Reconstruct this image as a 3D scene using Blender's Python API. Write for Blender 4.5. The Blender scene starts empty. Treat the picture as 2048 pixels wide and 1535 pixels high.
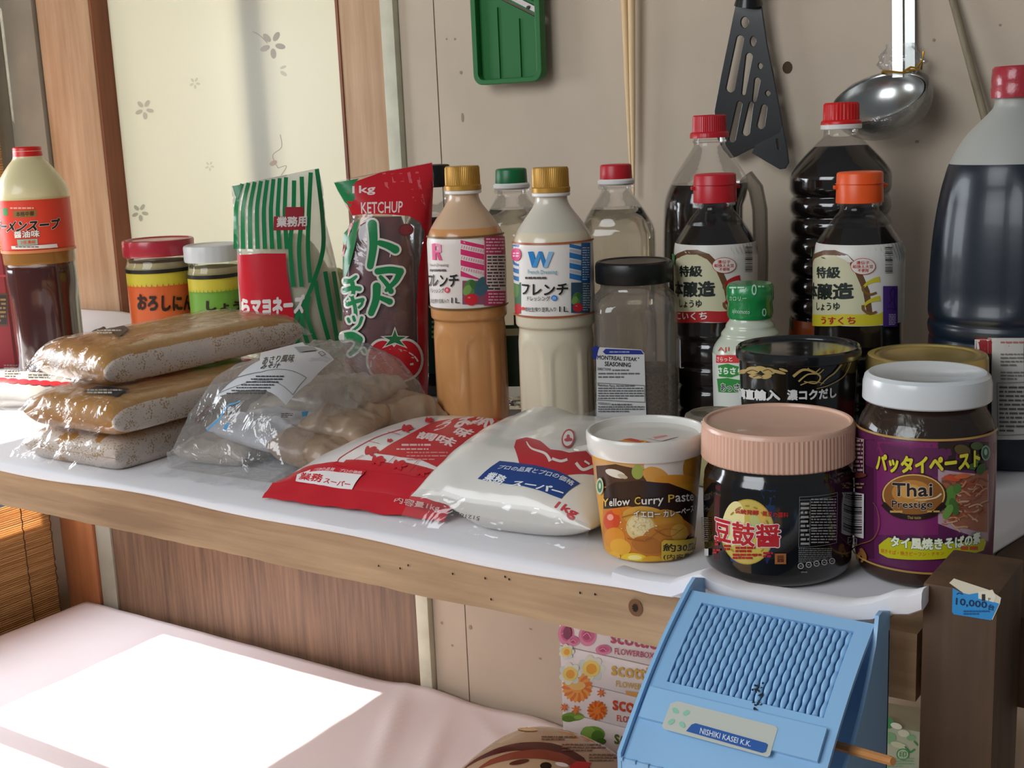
import bpy, bmesh, math, random
from math import sin, cos, pi, atan2, sqrt, radians, asin, hypot
from mathutils import Vector, Matrix, noise
from mathutils.geometry import tessellate_polygon
S = bpy.context.scene
COL = S.collection
random.seed(7)

# ------------------------------------------------------------------ camera
CAM_H = 0.316                      # lens height above the cloth (z = 0 is the cloth)
FPX, PITCH, ROLL, YAW = 2500.0, radians(11.6), radians(2.43), radians(34.2)
fw = Vector((-sin(YAW)*cos(PITCH), cos(YAW)*cos(PITCH), -sin(PITCH)))
rt0 = Vector((cos(YAW), sin(YAW), 0)); up0 = rt0.cross(fw)
RT = rt0*cos(ROLL) - up0*sin(ROLL)
UP = up0*cos(ROLL) + rt0*sin(ROLL)
EYE = Vector((0, 0, CAM_H))
cd = bpy.data.cameras.new('camera'); cam = bpy.data.objects.new('camera', cd); COL.objects.link(cam)
cd.sensor_width = 36; cd.lens = FPX/2048*36; cd.clip_start = .02
m3 = Matrix((RT, UP, -fw)).transposed(); cam.matrix_world = Matrix.Translation(EYE) @ m3.to_4x4()
S.camera = cam

# ------------------------------------------------------------------ light
S.view_settings.view_transform = 'Standard'; S.view_settings.look = 'None'
S.view_settings.gamma = 1; S.view_settings.use_curve_mapping = False
S.view_settings.exposure = 0.24
S.cycles.transparent_max_bounces = 32
w = bpy.data.worlds.new('world'); S.world = w; w.use_nodes = True
w.node_tree.nodes['Background'].inputs[0].default_value = (.88, .95, 1, 1)
w.node_tree.nodes['Background'].inputs[1].default_value = .13
def light(name, kind, loc, aim, energy, col, size=None, sizey=None):
    d = bpy.data.lights.new(name, kind); d.energy = energy; d.color = col
    o = bpy.data.objects.new(name, d); COL.objects.link(o); o.location = loc
    o.rotation_euler = (Vector(aim)-Vector(loc)).to_track_quat('-Z', 'Y').to_euler()
    if kind == 'AREA':
        d.size = size
        if sizey: d.shape = 'RECTANGLE'; d.size_y = sizey
    return o
SUN_TAN = .675
sun = light('sun', 'SUN', (-4, 1, 3), (-3, 1, 3-SUN_TAN), 17.0, (1, .95, .86)); sun.data.angle = radians(.6)
light('window_daylight', 'AREA', (-2.75, .75, .75), (-1.0, 1.05, .1), 56, (.87, .935, 1), 1.5, 1.3)
light('front_fill_light', 'AREA', (-1.2, -1.8, 1.45), (-.6, 1.1, 0), 46, (.93, .965, 1), 1.8, 1.6)  # unseen area light added as soft fill from behind the camera
light('yard_daylight', 'AREA', (-1.5, 2.6, .5), (-1.5, 1.5, .25), 24, (1, .95, .80), 1.2, 1.4)

# ------------------------------------------------------------------ measuring helpers (picture point -> point of the place)
def ray(x, y): return fw + RT*((x-1024)/FPX) - UP*((y-767.5)/FPX)
def at(x, y, z=0.0):
    d = ray(x, y); return EYE + d*((z-CAM_H)/d.z)
def atY(x, y, Y):
    d = ray(x, y); return EYE + d*(Y/d.y)
def zoomed(ox, oy, s): return lambda x, y: (ox+s*x, oy+s*y)

# ------------------------------------------------------------------ materials
def lin(c):
    if isinstance(c, str):
        c = c.lstrip('#'); c = [int(c[i:i+2], 16)/255 for i in (0, 2, 4)]
    return tuple(v/12.92 if v <= .04045 else ((v+.055)/1.055)**2.4 for v in c)+(1,)
MC = {}
def setup(name):
    m = bpy.data.materials.new(name); m.use_nodes = True
    return m, m.node_tree.nodes, m.node_tree.links
def pm(name, col, rough=.45, metal=0, bump=0, bscale=200, var=0, vscale=20, coat=0, trans=0, ior=1.45, sss=0, stretch=None, sheen=0, alpha=1, detail=4):
    """principled material with noise colour variation and noise bump"""
    if name in MC: return MC[name]
    m, n, l = setup(name); b = n['Principled BSDF']
    c = lin(col); b.inputs['Base Color'].default_value = c
    b.inputs['Roughness'].default_value = rough; b.inputs['Metallic'].default_value = metal
    b.inputs['Coat Weight'].default_value = coat; b.inputs['Coat Roughness'].default_value = .08
    b.inputs['Transmission Weight'].default_value = trans; b.inputs['IOR'].default_value = ior
    if alpha < 1: b.inputs['Alpha'].default_value = alpha
    if sss:
        b.inputs['Subsurface Weight'].default_value = sss; b.inputs['Subsurface Radius'].default_value = (.02, .015, .01)
    if sheen: b.inputs['Sheen Weight'].default_value = sheen
    tc = n.new('ShaderNodeTexCoord'); src = tc.outputs['Object']
    if stretch:
        mp = n.new('ShaderNodeMapping'); mp.inputs['Scale'].default_value = stretch; l.new(src, mp.inputs[0]); src = mp.outputs[0]
    if var:
        t = n.new('ShaderNodeTexNoise'); t.inputs['Scale'].default_value = vscale; t.inputs['Detail'].default_value = detail; l.new(src, t.inputs[0])
        r = n.new('ShaderNodeValToRGB'); e = r.color_ramp.elements
        e[0].position = .3; e[1].position = .7
        e[0].color = tuple(v*(1-var) for v in c[:3])+(1,); e[1].color = tuple(min(1, v*(1+var*.6)) for v in c[:3])+(1,)
        l.new(t.outputs[0], r.inputs[0]); l.new(r.outputs[0], b.inputs['Base Color'])
    if bump:
        t2 = n.new('ShaderNodeTexNoise'); t2.inputs['Scale'].default_value = bscale; t2.inputs['Detail'].default_value = 3; l.new(src, t2.inputs[0])
        bp = n.new('ShaderNodeBump'); bp.inputs['Strength'].default_value = bump; bp.inputs['Distance'].default_value = .002
        l.new(t2.outputs[0], bp.inputs['Height']); l.new(bp.outputs[0], b.inputs['Normal'])
    MC[name] = m; return m
def ink(col, rough=.38): return pm('ink '+col, col, rough)
def film(name, tint='#ffffff', haze=.05, gloss=.16, rough=.08, bump=.6, bscale=38, hazecol='#ffffff', fk=.5):
    """thin clear plastic: see-through, glossy, with a little milkiness"""
    if name in MC: return MC[name]
    m, n, l = setup(name); n.remove(n['Principled BSDF']); out = n['Material Output']
    tr = n.new('ShaderNodeBsdfTransparent'); tr.inputs[0].default_value = lin(tint)
    gl = n.new('ShaderNodeBsdfGlossy'); gl.inputs['Roughness'].default_value = rough
    df = n.new('ShaderNodeBsdfTranslucent'); df.inputs[0].default_value = lin(hazecol)
    d2 = n.new('ShaderNodeBsdfDiffuse'); d2.inputs[0].default_value = lin(hazecol)
    fr = n.new('ShaderNodeFresnel'); fr.inputs[0].default_value = 1.5
    if bump:
        tc = n.new('ShaderNodeTexCoord'); t = n.new('ShaderNodeTexNoise'); t.inputs['Scale'].default_value = bscale; t.inputs['Detail'].default_value = 3
        t.inputs['Distortion'].default_value = 1.2
        l.new(tc.outputs['Object'], t.inputs[0]); bp = n.new('ShaderNodeBump'); bp.inputs['Strength'].default_value = bump; bp.inputs['Distance'].default_value = .006
        l.new(t.outputs[0], bp.inputs['Height'])
        for x in (gl, fr): l.new(bp.outputs[0], x.inputs['Normal'])
    h = n.new('ShaderNodeMixShader'); h.inputs[0].default_value = .6; l.new(df.outputs[0], h.inputs[1]); l.new(d2.outputs[0], h.inputs[2])
    a = n.new('ShaderNodeMixShader'); a.inputs[0].default_value = haze; l.new(tr.outputs[0], a.inputs[1]); l.new(h.outputs[0], a.inputs[2])
    mt = n.new('ShaderNodeMath'); mt.operation = 'MULTIPLY_ADD'; mt.inputs[1].default_value = fk; mt.inputs[2].default_value = gloss*.25
    l.new(fr.outputs[0], mt.inputs[0]); mt.use_clamp = True
    b = n.new('ShaderNodeMixShader'); l.new(mt.outputs[0], b.inputs[0]); l.new(a.outputs[0], b.inputs[1]); l.new(gl.outputs[0], b.inputs[2])
    l.new(b.outputs[0], out.inputs[0]); MC[name] = m; return m
def wood(name, dark, light_, axis=0, scale=9, rough=.6, ring=.5, coarse=1.0, bump=.3):
    if name in MC: return MC[name]
    m, n, l = setup(name); b = n['Principled BSDF']; b.inputs['Roughness'].default_value = rough
    tc = n.new('ShaderNodeTexCoord'); mp = n.new('ShaderNodeMapping'); sc = [scale*8]*3; sc[axis] = scale*.35; mp.inputs['Scale'].default_value = sc
    l.new(tc.outputs['Object'], mp.inputs[0])
    t = n.new('ShaderNodeTexNoise'); t.inputs['Scale'].default_value = coarse; t.inputs['Detail'].default_value = 8; t.inputs['Roughness'].default_value = .65; l.new(mp.outputs[0], t.inputs[0])
    mp2 = n.new('ShaderNodeMapping'); mp2.inputs['Scale'].default_value = [2.5 if i == axis else 11 for i in range(3)]; l.new(tc.outputs['Object'], mp2.inputs[0])
    t3 = n.new('ShaderNodeTexNoise'); t3.inputs['Scale'].default_value = 1.6; t3.inputs['Detail'].default_value = 5; l.new(mp2.outputs[0], t3.inputs[0])
    mx = n.new('ShaderNodeMath'); mx.operation = 'MULTIPLY_ADD'; mx.inputs[1].default_value = 1-ring; l.new(t3.outputs[0], mx.inputs[0])
    m5 = n.new('ShaderNodeMath'); m5.operation = 'MULTIPLY'; m5.inputs[1].default_value = ring; l.new(t.outputs[0], m5.inputs[0]); l.new(m5.outputs[0], mx.inputs[2])
    r = n.new('ShaderNodeValToRGB'); e = r.color_ramp.elements; e[0].position = .36; e[1].position = .64; e[0].color = lin(dark); e[1].color = lin(light_)
    l.new(mx.outputs[0], r.inputs[0]); l.new(r.outputs[0], b.inputs['Base Color'])
    bp = n.new('ShaderNodeBump'); bp.inputs['Strength'].default_value = bump; bp.inputs['Distance'].default_value = .002; l.new(t.outputs[0], bp.inputs['Height']); l.new(bp.outputs[0], b.inputs['Normal'])
    MC[name] = m; return m
MISOWRAP = film('tight clear wrap', haze=.035, gloss=.30, rough=.10, bump=1.0, bscale=34, fk=.34)
PET = film('clear PET', haze=.006, gloss=.04, rough=.05, bump=.12, bscale=25, fk=.42)
GLASS = film('clear glass jar', '#f4f8f2', haze=.008, gloss=.06, rough=.03, bump=.05, bscale=12, fk=.5)
WRAP = film('crinkled clear wrap', haze=.13, gloss=.30, rough=.10, bump=1.0, bscale=30, fk=.34)
CLEARBAG = film('clear bag film', haze=.05, gloss=.22, rough=.09, bump=.8, bscale=24, fk=.35)

# ------------------------------------------------------------------ object helpers
def tag(o, label, cat, group=None, kind=None):
    if label: o['label'] = label
    if cat: o['category'] = cat
    if group: o['group'] = group
    if kind: o['kind'] = kind
    return o
def thing(name, label, cat, loc=(0, 0, 0), rz=0, group=None):
    o = bpy.data.objects.new(name, None); COL.objects.link(o); o.empty_display_size = .03
    o.location = loc; o.rotation_euler = (0, 0, rz)
    return tag(o, label, cat, group)
def facing(p): return atan2(-p[0], p[1])          # turn local -Y towards the viewer's side
def mobj(name, verts, faces, mats, parent=None, fmat=None, smooth=35, kind=None, label=None):
    me = bpy.data.meshes.new(name); me.from_pydata([tuple(v) for v in verts], [], faces)
    for m in (mats if isinstance(mats, (list, tuple)) else [mats]): me.materials.append(m)
    if fmat: me.polygons.foreach_set('material_index', fmat)
    me.validate(); me.update()
    if smooth:
        me.polygons.foreach_set('use_smooth', [True]*len(me.polygons)); me.set_sharp_from_angle(angle=radians(smooth))
    o = bpy.data.objects.new(name, me); COL.objects.link(o)
    if parent: o.parent = parent
    if kind: o['kind'] = kind
    if label: o['label'] = label
    return o
class MB:
    """collects shapes into one mesh"""
    def __init__(s): s.v = []; s.f = []; s.m = []
    def add(s, v, f, mi=0):
        k = len(s.v); s.v += [Vector(p) for p in v]; s.f += [tuple(i+k for i in q) for q in f]; s.m += [mi]*len(f); return s
    def box(s, a, b, mi=0, rot=None, bev=0):
        (x0, y0, z0), (x1, y1, z1) = a, b
        bm = bmesh.new(); bmesh.ops.create_cube(bm, size=1)
        for v in bm.verts: v.co = Vector(((x0+x1)/2+v.co.x*(x1-x0), (y0+y1)/2+v.co.y*(y1-y0), (z0+z1)/2+v.co.z*(z1-z0)))
        if bev: bmesh.ops.bevel(bm, geom=bm.edges[:], offset=bev, segments=2, affect='EDGES', profile=.6)
        bm.verts.index_update()
        v = [q.co.copy() for q in bm.verts]
        if rot: v = [rot @ q for q in v]
        s.add(v, [[q.index for q in f.verts] for f in bm.faces], mi); bm.free(); return s
    def tube(s, pts, r, n=10, mi=0, closed=False):
        pts = [Vector(p) for p in pts]; rs = r if isinstance(r, (list, tuple)) else [r]*len(pts); v = []; f = []
        for i, p in enumerate(pts):
            d = (pts[min(i+1, len(pts)-1)]-pts[max(i-1, 0)]).normalized()
            a = d.cross(Vector((0, 0, 1)) if abs(d.z) < .9 else Vector((1, 0, 0))).normalized(); b = d.cross(a)
            v += [p+(a*cos(2*pi*k/n)+b*sin(2*pi*k/n))*rs[i] for k in range(n)]
        for i in range(len(pts)-1):
            for k in range(n): f.append((i*n+k, i*n+(k+1) % n, (i+1)*n+(k+1) % n, (i+1)*n+k))
        f.append(tuple(range(n))[::-1]); f.append(tuple(range((len(pts)-1)*n, len(pts)*n)))
        return s.add(v, f, mi)
    def lathe(s, prof, seg=64, rmod=None, mi=None, caps=True, xy=(0, 0)):
        v = []; f = []; mm = []
        for r, z in prof:
            for k in range(seg):
                a = 2*pi*k/seg; q = r*(rmod(a, z) if rmod else 1); v.append((xy[0]+q*sin(a), xy[1]-q*cos(a), z))
        for i in range(len(prof)-1):
            for k in range(seg):
                f.append((i*seg+k, i*seg+(k+1) % seg, (i+1)*seg+(k+1) % seg, (i+1)*seg+k)); mm.append(mi((prof[i][1]+prof[i+1][1])/2) if callable(mi) else (mi or 0))
        if caps:
            f.append(tuple(range(seg))[::-1]); mm.append(mm[0]); f.append(tuple(range((len(prof)-1)*seg, len(prof)*seg))); mm.append(mm[-2])
        k0 = len(s.v); s.v += [Vector(p) for p in v]; s.f += [tuple(i+k0 for i in q) for q in f]; s.m += mm; return s
    def prism(s, poly, y0, y1, mi=0, M=None):
        """polygon in (x,z) extruded along y"""
        n = len(poly); v = [Vector((x, y0, z)) for x, z in poly]+[Vector((x, y1, z)) for x, z in poly]
        if M: v = [M @ q for q in v]
        f = [tuple(range(n)), tuple(range(2*n-1, n-1, -1))]+[(i, i+n, (i+1) % n+n, (i+1) % n) for i in range(n)]
        return s.add(v, f, mi)
    def build(s, name, mats, parent=None, smooth=35, kind=None, label=None):
        return mobj(name, s.v, s.f, mats, parent, s.m, smooth, kind, label)
def soft(prof, n=2):
    """round a profile's corners (first and last points stay)"""
    for _ in range(n):
        o = [prof[0]]
        for a, b in zip(prof, prof[1:]):
            o.append((a[0]*.75+b[0]*.25, a[1]*.75+b[1]*.25)); o.append((a[0]*.25+b[0]*.75, a[1]*.25+b[1]*.75))
        o.append(prof[-1]); prof = o
    return prof
def rat(prof):
    """radius of a profile at a height"""
    q = sorted((z, r) for r, z in prof)
    def f(z):
        if z <= q[0][0]: return q[0][1]
        for (a, ra), (b, rb) in zip(q, q[1:]):
            if z <= b: return ra+(rb-ra)*((z-a)/(b-a) if b > a else 1)
        return q[-1][1]
    return f
def knurl(n, amp): return lambda a, z: 1+amp*cos(n*a)

# ------------------------------------------------------------------ printed surfaces
TXT = {}
def text2d(s, bold=0.0):
    """glyph outlines of a string as a flat mesh in a unit box"""
    k = (s, bold)
    if k not in TXT:
        c = bpy.data.curves.new('t', 'FONT'); c.body = s; c.resolution_u = 2; c.offset = bold; c.fill_mode = 'FRONT'
        o = bpy.data.objects.new('t', c); COL.objects.link(o)
        dg = bpy.context.evaluated_depsgraph_get(); e = o.evaluated_get(dg); me = e.to_mesh()
        v = [(p.co.x, p.co.y) for p in me.vertices]; f = [tuple(p.vertices) for p in me.polygons]; e.to_mesh_clear()
        bpy.data.objects.remove(o); bpy.data.curves.remove(c)
        if v:
            x0 = min(p[0] for p in v); x1 = max(p[0] for p in v); y0 = min(p[1] for p in v); y1 = max(p[1] for p in v)
            v = [((a-x0)/(x1-x0 or 1), (b-y0)/(y1-y0 or 1)) for a, b in v]
        TXT[k] = (v, f)
    return TXT[k]
def one(fn):
    """everything one call prints lies in one layer"""
    def g(s, *a, **k):
        s.n += 1; s.hold += 1; r = fn(s, *a, **k); s.hold -= 1; return r
    return g
class Art:
    """flat print laid on a surface: hit(px,py)->(u,v) reads a measured point onto the surface, put(u,v,o)->xyz lays it there"""
    def __init__(s, hit, put, z=None, du=.1, dv=.02, step=8e-5, base=2e-4): s.hit, s.put, s.z, s.du, s.dv, s.step, s.base = hit, put, z or (lambda x, y: (x, y)), du, dv, step, base; s.it = []; s.n = 0; s.hold = 0
    def h(s, p): return s.hit(*s.z(*p))
    def raw(s, v, f, c):
        if not s.hold: s.n += 1
        s.it.append((v, f, c, s.n)); return s
    def poly(s, pts, c, uv=False):
        q = pts if uv else [s.h(p) for p in pts]
        t = tessellate_polygon([[Vector((a, b, 0)) for a, b in q]])
        return s.raw(q, [tuple(i) for i in t], c)
    def rect(s, x0, y0, x1, y1, c): return s.poly([(x0, y0), ((x0+x1)/2, y0), (x1, y0), (x1, y1), ((x0+x1)/2, y1), (x0, y1)], c)
    def ell(s, cx, cy, rx, ry, c, n=28, rot=0):
        return s.poly([(cx+rx*cos(a)*cos(rot)-ry*sin(a)*sin(rot), cy+rx*cos(a)*sin(rot)+ry*sin(a)*cos(rot)) for a in [2*pi*i/n for i in range(n)]], c)
    @one
    def line(s, pts, w, c):
        for a, b in zip(pts, pts[1:]):
            d = hypot(b[0]-a[0], b[1]-a[1]) or 1; nx, ny = -(b[1]-a[1])/d*w/2, (b[0]-a[0])/d*w/2
            s.poly([(a[0]+nx, a[1]+ny), (b[0]+nx, b[1]+ny), (b[0]-nx, b[1]-ny), (a[0]-nx, a[1]-ny)], c)
        return s
    @one
    def curve(s, pts, w, c, n=6):
        """smooth stroke through points, w may be a list"""
        P = [Vector(p) for p in pts]; L = []
        for i in range(len(P)-1):
            a, b, c_, d = P[max(i-1, 0)], P[i], P[i+1], P[min(i+2, len(P)-1)]
            for k in range(n):
                t = k/n; L.append(.5*((2*b)+(c_-a)*t+(2*a-5*b+4*c_-d)*t*t+(3*b-a-3*c_+d)*t**3))
        L.append(P[-1]); left = []; right = []
        for i, p in enumerate(L):
            d = (L[min(i+1, len(L)-1)]-L[max(i-1, 0)]).normalized(); nrm = Vector((-d.y, d.x))
            ww = w if not isinstance(w, (list, tuple)) else w[0]+(w[1]-w[0])*i/(len(L)-1)
            left.append(p+nrm*ww/2); right.append(p-nrm*ww/2)
        for i in range(len(L)-1): s.poly([tuple(left[i]), tuple(left[i+1]), tuple(right[i+1]), tuple(right[i])], c)
        return s
    def text(s, t, box, c, bold=.012, edge=None, ew=.05, vertical=False):
        """text fitted to a box (x0,y0,x1,y1) or to a quad tl,tr,br,bl"""
        if len(box) == 4 and not isinstance(box[0], tuple): x0, y0, x1, y1 = box; box = [(x0, y0), (x1, y0), (x1, y1), (x0, y1)]
        tl, tr, br, bl = [s.h(p) for p in box]; n = max(1, len(t)); v, f = text2d(t)
        def lay(w_, k, cc):
            s.n += 1; s.hold += 1
            for i in range(k):
                an = 2*pi*i/k+.4; ox, oy = w_*cos(an)/n, w_*sin(an); q = []
                for a, d in v:
                    a = pad/n+a*(1-2*pad/n)+ox; d = pad+d*(1-2*pad)+oy
                    q.append(((bl[0]*(1-a)+br[0]*a)*(1-d)+(tl[0]*(1-a)+tr[0]*a)*d, (bl[1]*(1-a)+br[1]*a)*(1-d)+(tl[1]*(1-a)+tr[1]*a)*d))
                s.it.append((q, f, cc, s.n+i*.09))
            s.hold -= 1
        pad = bold
        if edge: lay(bold+ew, 10, edge)
        lay(bold, 1 if bold <= .004 else (4 if bold < .03 else 6), c)
        return s
    @one
    def fine(s, x0, y0, x1, y1, rows, c, seed=1, fill=.55, quad=None):
        """rows of print too small to read"""
        rnd = random.Random(seed); H = (y1-y0)/rows
        for r in range(rows):
            x = x0; yy = y0+r*H
            while x < x1-1:
                wd = min(rnd.uniform(.5, 2.2)*H, x1-x)
                if r < rows-1 or x < x0+(x1-x0)*.6: s.poly([(x, yy+H*(1-fill)/2), (x+wd, yy+H*(1-fill)/2), (x+wd, yy+H*(1+fill)/2), (x, yy+H*(1+fill)/2)], c)
                x += wd+H*.28
        return s
    @one
    def bars(s, x0, y0, x1, y1, c, n=22, horizontal=False, seed=3):
        rnd = random.Random(seed); ws = [rnd.choice((1, 1, 2, 3)) for _ in range(2*n)]; k = sum(ws); p = 0
        for i, q in enumerate(ws):
            a, b = p/k, (p+q)/k; p += q
            if i % 2 == 0:
                if horizontal: s.poly([(x0, y0+(y1-y0)*a), (x1, y0+(y1-y0)*a), (x1, y0+(y1-y0)*b), (x0, y0+(y1-y0)*b)], c)
                else: s.poly([(x0+(x1-x0)*a, y0), (x0+(x1-x0)*b, y0), (x0+(x1-x0)*b, y1), (x0+(x1-x0)*a, y1)], c)
        return s
    def build(s, name, parent=None, mats=None, rough=.38, label=None):
        V = []; F = []; FM = []; M = []; idx = {}
        stp = min(s.step, 1.6e-3/max(1, s.n))
        for v, f, c, L in s.it:
            if not v: continue
            bm = bmesh.new(); bv = [bm.verts.new((a, b, 0)) for a, b in v]
            for q in f:
                try: bm.faces.new([bv[i] for i in q])
                except ValueError: pass
            for ax, st in ((0, s.du), (1, s.dv)):
                lo = min(p[ax] for p in v); hi = max(p[ax] for p in v); k = math.ceil(lo/st+1e-6)
                while k*st < hi-1e-7 and k*st-lo < 200*st:
                    co = [0, 0, 0]; co[ax] = k*st; no = [0, 0, 0]; no[ax] = 1
                    bmesh.ops.bisect_plane(bm, geom=bm.verts[:]+bm.edges[:]+bm.faces[:], plane_co=co, plane_no=no, dist=1e-8); k += 1
            bm.verts.index_update(); k0 = len(V); o = s.base+L*stp
            V += [s.put(p.co.x, p.co.y, o) for p in bm.verts]
            m = c if not isinstance(c, str) else ink(c, rough)
            if m.name not in idx: idx[m.name] = len(M); M.append(m)
            for q in bm.faces:
                if q.calc_area() < 1e-12: continue
                vs = [x.index for x in q.verts]
                if q.normal.z < 0: vs = vs[::-1]
                F.append(tuple(i+k0 for i in vs)); FM.append(idx[m.name])
            bm.free()
        return mobj(name, V, F, M, parent, FM, 60, label=label)
def local_ray(p, rz, x, y):
    R = Matrix.Rotation(-rz, 3, 'Z'); return R @ (EYE-Vector(p)), R @ ray(x, y)
def on_round(p, rz, rf, du=.03, dv=.02):
    """print on a round body: u = angle from the front, v = height"""
    p = Vector(p)
    def hit(x, y):
        o, d = local_ray(p, rz, x, y); z = .1
        for _ in range(8):
            r = rf(z); A = d.x**2+d.y**2; B = o.x*d.x+o.y*d.y; Cc = o.x**2+o.y**2-r*r; D = B*B-A*Cc
            t = (-B-sqrt(max(D, 0)))/A; q = o+d*t; z = q.z
        return atan2(q.x, -q.y), q.z
    def put(u, v, o): v = max(v, .0015); r = rf(v)+o; return Vector((r*sin(u), -r*cos(u), v))
    return dict(hit=hit, put=put, du=du, dv=dv)
def on_plane(p, rz, O, ex, ey, du=10, dv=10):
    O, ex, ey = Vector(O), Vector(ex).normalized(), Vector(ey).normalized(); n = ex.cross(ey)
    def hit(x, y):
        o, d = local_ray(p, rz, x, y); t = (O-o).dot(n)/d.dot(n); q = o+d*t-O; return q.dot(ex), q.dot(ey)
    return dict(hit=hit, put=lambda u, v, o: O+ex*u+ey*v+n*o, du=du, dv=dv)
def on_top(p, rz, zf, du=.006, dv=.006):
    """print on the upper side of a lying bag: (u,v) = local x,y"""
    def hit(x, y):
        o, d = local_ray(p, rz, x, y); t = (.14-o.z)/d.z; st = .002
        while True:
            q = o+d*t; g = q.z-zf(q.x, q.y)
            if g <= 0 or q.z < -.03: break
            t += st
        for _ in range(10):
            st *= .5; q = o+d*t; t += st if q.z > zf(q.x, q.y) else -st
        return q.x, q.y
    return dict(hit=hit, put=lambda u, v, o: Vector((u, v, zf(u, v)+o)), du=du, dv=dv)
def on_front(p, rz, yf, du=.006, dv=.009):
    """print on the front of a standing bag: (u,v) = local x,z"""
    def hit(x, y):
        o, d = local_ray(p, rz, x, y); yy = -.02
        for _ in range(12): t = (yy-o.y)/d.y; q = o+d*t; yy = yy*.5+.5*yf(q.x, q.z)
        return q.x, q.z
    return dict(hit=hit, put=lambda u, v, o: Vector((u, yf(u, v)-o, max(v, .0015))), du=du, dv=dv)
# ================================================================== the room
WY = 1.45                                    # face of the back wall
TZ = -.555                                   # top of the low table
FZ = -1.0
WALL = pm('painted board wall', '#c4b4a0', .75, bump=.25, bscale=60, var=.07, vscale=7)
PAINT = pm('old cream paint', '#c9c6b0', .6, bump=.3, bscale=90, var=.12, vscale=30)
GREYP = pm('grey painted post', '#8f8878', .7, bump=.3, bscale=70, var=.12, vscale=14)
CEDAR = wood('pale cedar', '#a5805c', '#c8a582', 2, 9, .6, .5)
REDW = wood('red stained wood', '#6e3a22', '#8f5231', 2, 9, .55)
ORANGEW = wood('orange brown wood', '#8a5230', '#a96b41', 2, 9, .55)
PANELW = wood('brown wood panel', '#4a3324', '#7a5a42', 2, 12, .6, .75)
BEAM = wood('old beam wood', '#846649', '#c2a27c', 0, 7, .65, .45)
DARKW = wood('dark old post wood', '#3f2d1e', '#6b4d33', 2, 7, .6, .35)
DARKB = wood('dark old rail wood', '#3f2c20', '#5c4230', 1, 7, .65, .35)
MARK = pm('brown wall mark', '#4a3822', .8)

def struct(name, mb, mats, parent=None, smooth=35): return mb.build(name, mats, parent, smooth, kind='structure')
b = MB(); b.box((-2.4, -2.6, FZ-.05), (1.2, 1.5, FZ)); struct('floor', b, wood('floor boards', '#6a5440', '#8a7058', 0, 5))
b = MB()
b.box((-1.0895, WY, FZ), (1.0, WY+.04, 2.5)); b.box((-1.153, WY, FZ), (-1.0915, WY+.04, 2.5)); b.box((-1.1, WY+.004, FZ), (-1.08, WY+.04, 2.5))
b.box((-2.1, WY, .95), (-1.153, WY+.04, 2.5)); b.box((-2.1, WY, FZ), (-1.963, WY+.04, .95))
for x, y, r, rr in ((1575, 135, .0062, 1.15), (1868, 80, .0016, 1), (1505, 60, .0012, 1), (2000, 50, .0013, 1), (910, 78, .0014, 1.), (893, 78, .001, 1.2), (922, 145, .0022, 1.1), (1833, 283, .0016, 1), (925, 235, .002, 3.2), (884, 1245, .0024, 1), (941, 1254, .003, 1.2), (905, 1290, .002, 1), (1081, 1316, .003, .6), (1062, 1257, .003, .5)):
    p = atY(x, y, WY); n = 12
    b.add([(p.x+r*cos(2*pi*k/n), WY-.0006, p.z+r*rr*sin(2*pi*k/n)) for k in range(n)], [tuple(range(n))], 1 if r > .005 else 2)
struct('wall_back', b, [WALL, MARK, pm('faint wall mark', '#9a8a72', .8)], smooth=0)
b = MB()
LX = -2.06
b.box((LX-.05, -.6, FZ), (LX, 1.49, -.40)); b.box((LX-.05, 1.395, -.40), (LX, 1.49, 2.5)); b.box((LX-.05, -.6, -.40), (LX, .25, 2.5)); b.box((LX-.05, .25, .62), (LX, 1.395, 2.5))
struct('wall_left', b, GREYP)
b = MB(); b.box((LX-.045, .987, -.40), (LX-.012, 1.026, .62)); b.box((LX-.045, .25, -.40), (LX-.012, .28, .62)); b.box((LX-.045, .25, .595), (LX-.012, 1.395, .62)); b.box((LX-.05, .25, -.40), (LX-.01, 1.395, -.385))
struct('window_1', b, CEDAR)
b = MB(); b.box((LX, 1.4375, 0.03), (-1.964, WY, 1.0), bev=.003); struct('trim_1', b, GREYP)
b = MB(); b.box((LX, 1.4385, FZ), (-1.962, WY, -.002), bev=.003); struct('trim_2', b, ORANGEW)
b = MB(); b.box((-1.178, WY-.012, FZ), (-1.154, WY+.02, 1.0), bev=.002); struct('trim_3', b, PAINT)
# the glazed door
d = bpy.data.objects.new('door_1', None); COL.objects.link(d); d['kind'] = 'structure'
b = MB(); b.box((-1.963, WY-.004, 0), (-1.822, WY+.034, .95), 0, bev=.002); b.box((-1.8225, WY-.002, 0), (-1.8175, WY+.045, .95), 1); b.build('stile', [CEDAR, REDW], d)
b = MB(); b.box((-1.262, WY-.004, -.0), (-1.180, WY+.034, .95), 0, bev=.002); b.box((-1.2665, WY-.006, 0), (-1.2615, WY+.04, .95), 1); b.build('stile', [CEDAR, REDW], d)
b = MB(); b.box((-1.963, WY-.004, -.07), (-1.18, WY+.03, .002)); b.build('rail', CEDAR, d)
b = MB(); b.box((-1.916, WY-.002, FZ), (-1.179, WY+.02, -.06)); b.build('lower_panel', PANELW, d)
b = MB(); b.box((-1.961, WY-.006, FZ), (-1.917, WY+.02, -.06), bev=.002); b.build('lower_stile', GREYP, d)
m, n_, l_ = setup('frosted glass'); bs = n_['Principled BSDF']; bs.inputs['Base Color'].default_value = lin('#d8d6c8'); bs.inputs['Roughness'].default_value = .3
tb = n_.new('ShaderNodeBsdfTranslucent'); tb.inputs[0].default_value = lin('#eeece0'); mx = n_.new('ShaderNodeMixShader'); mx.inputs[0].default_value = .55
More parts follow.
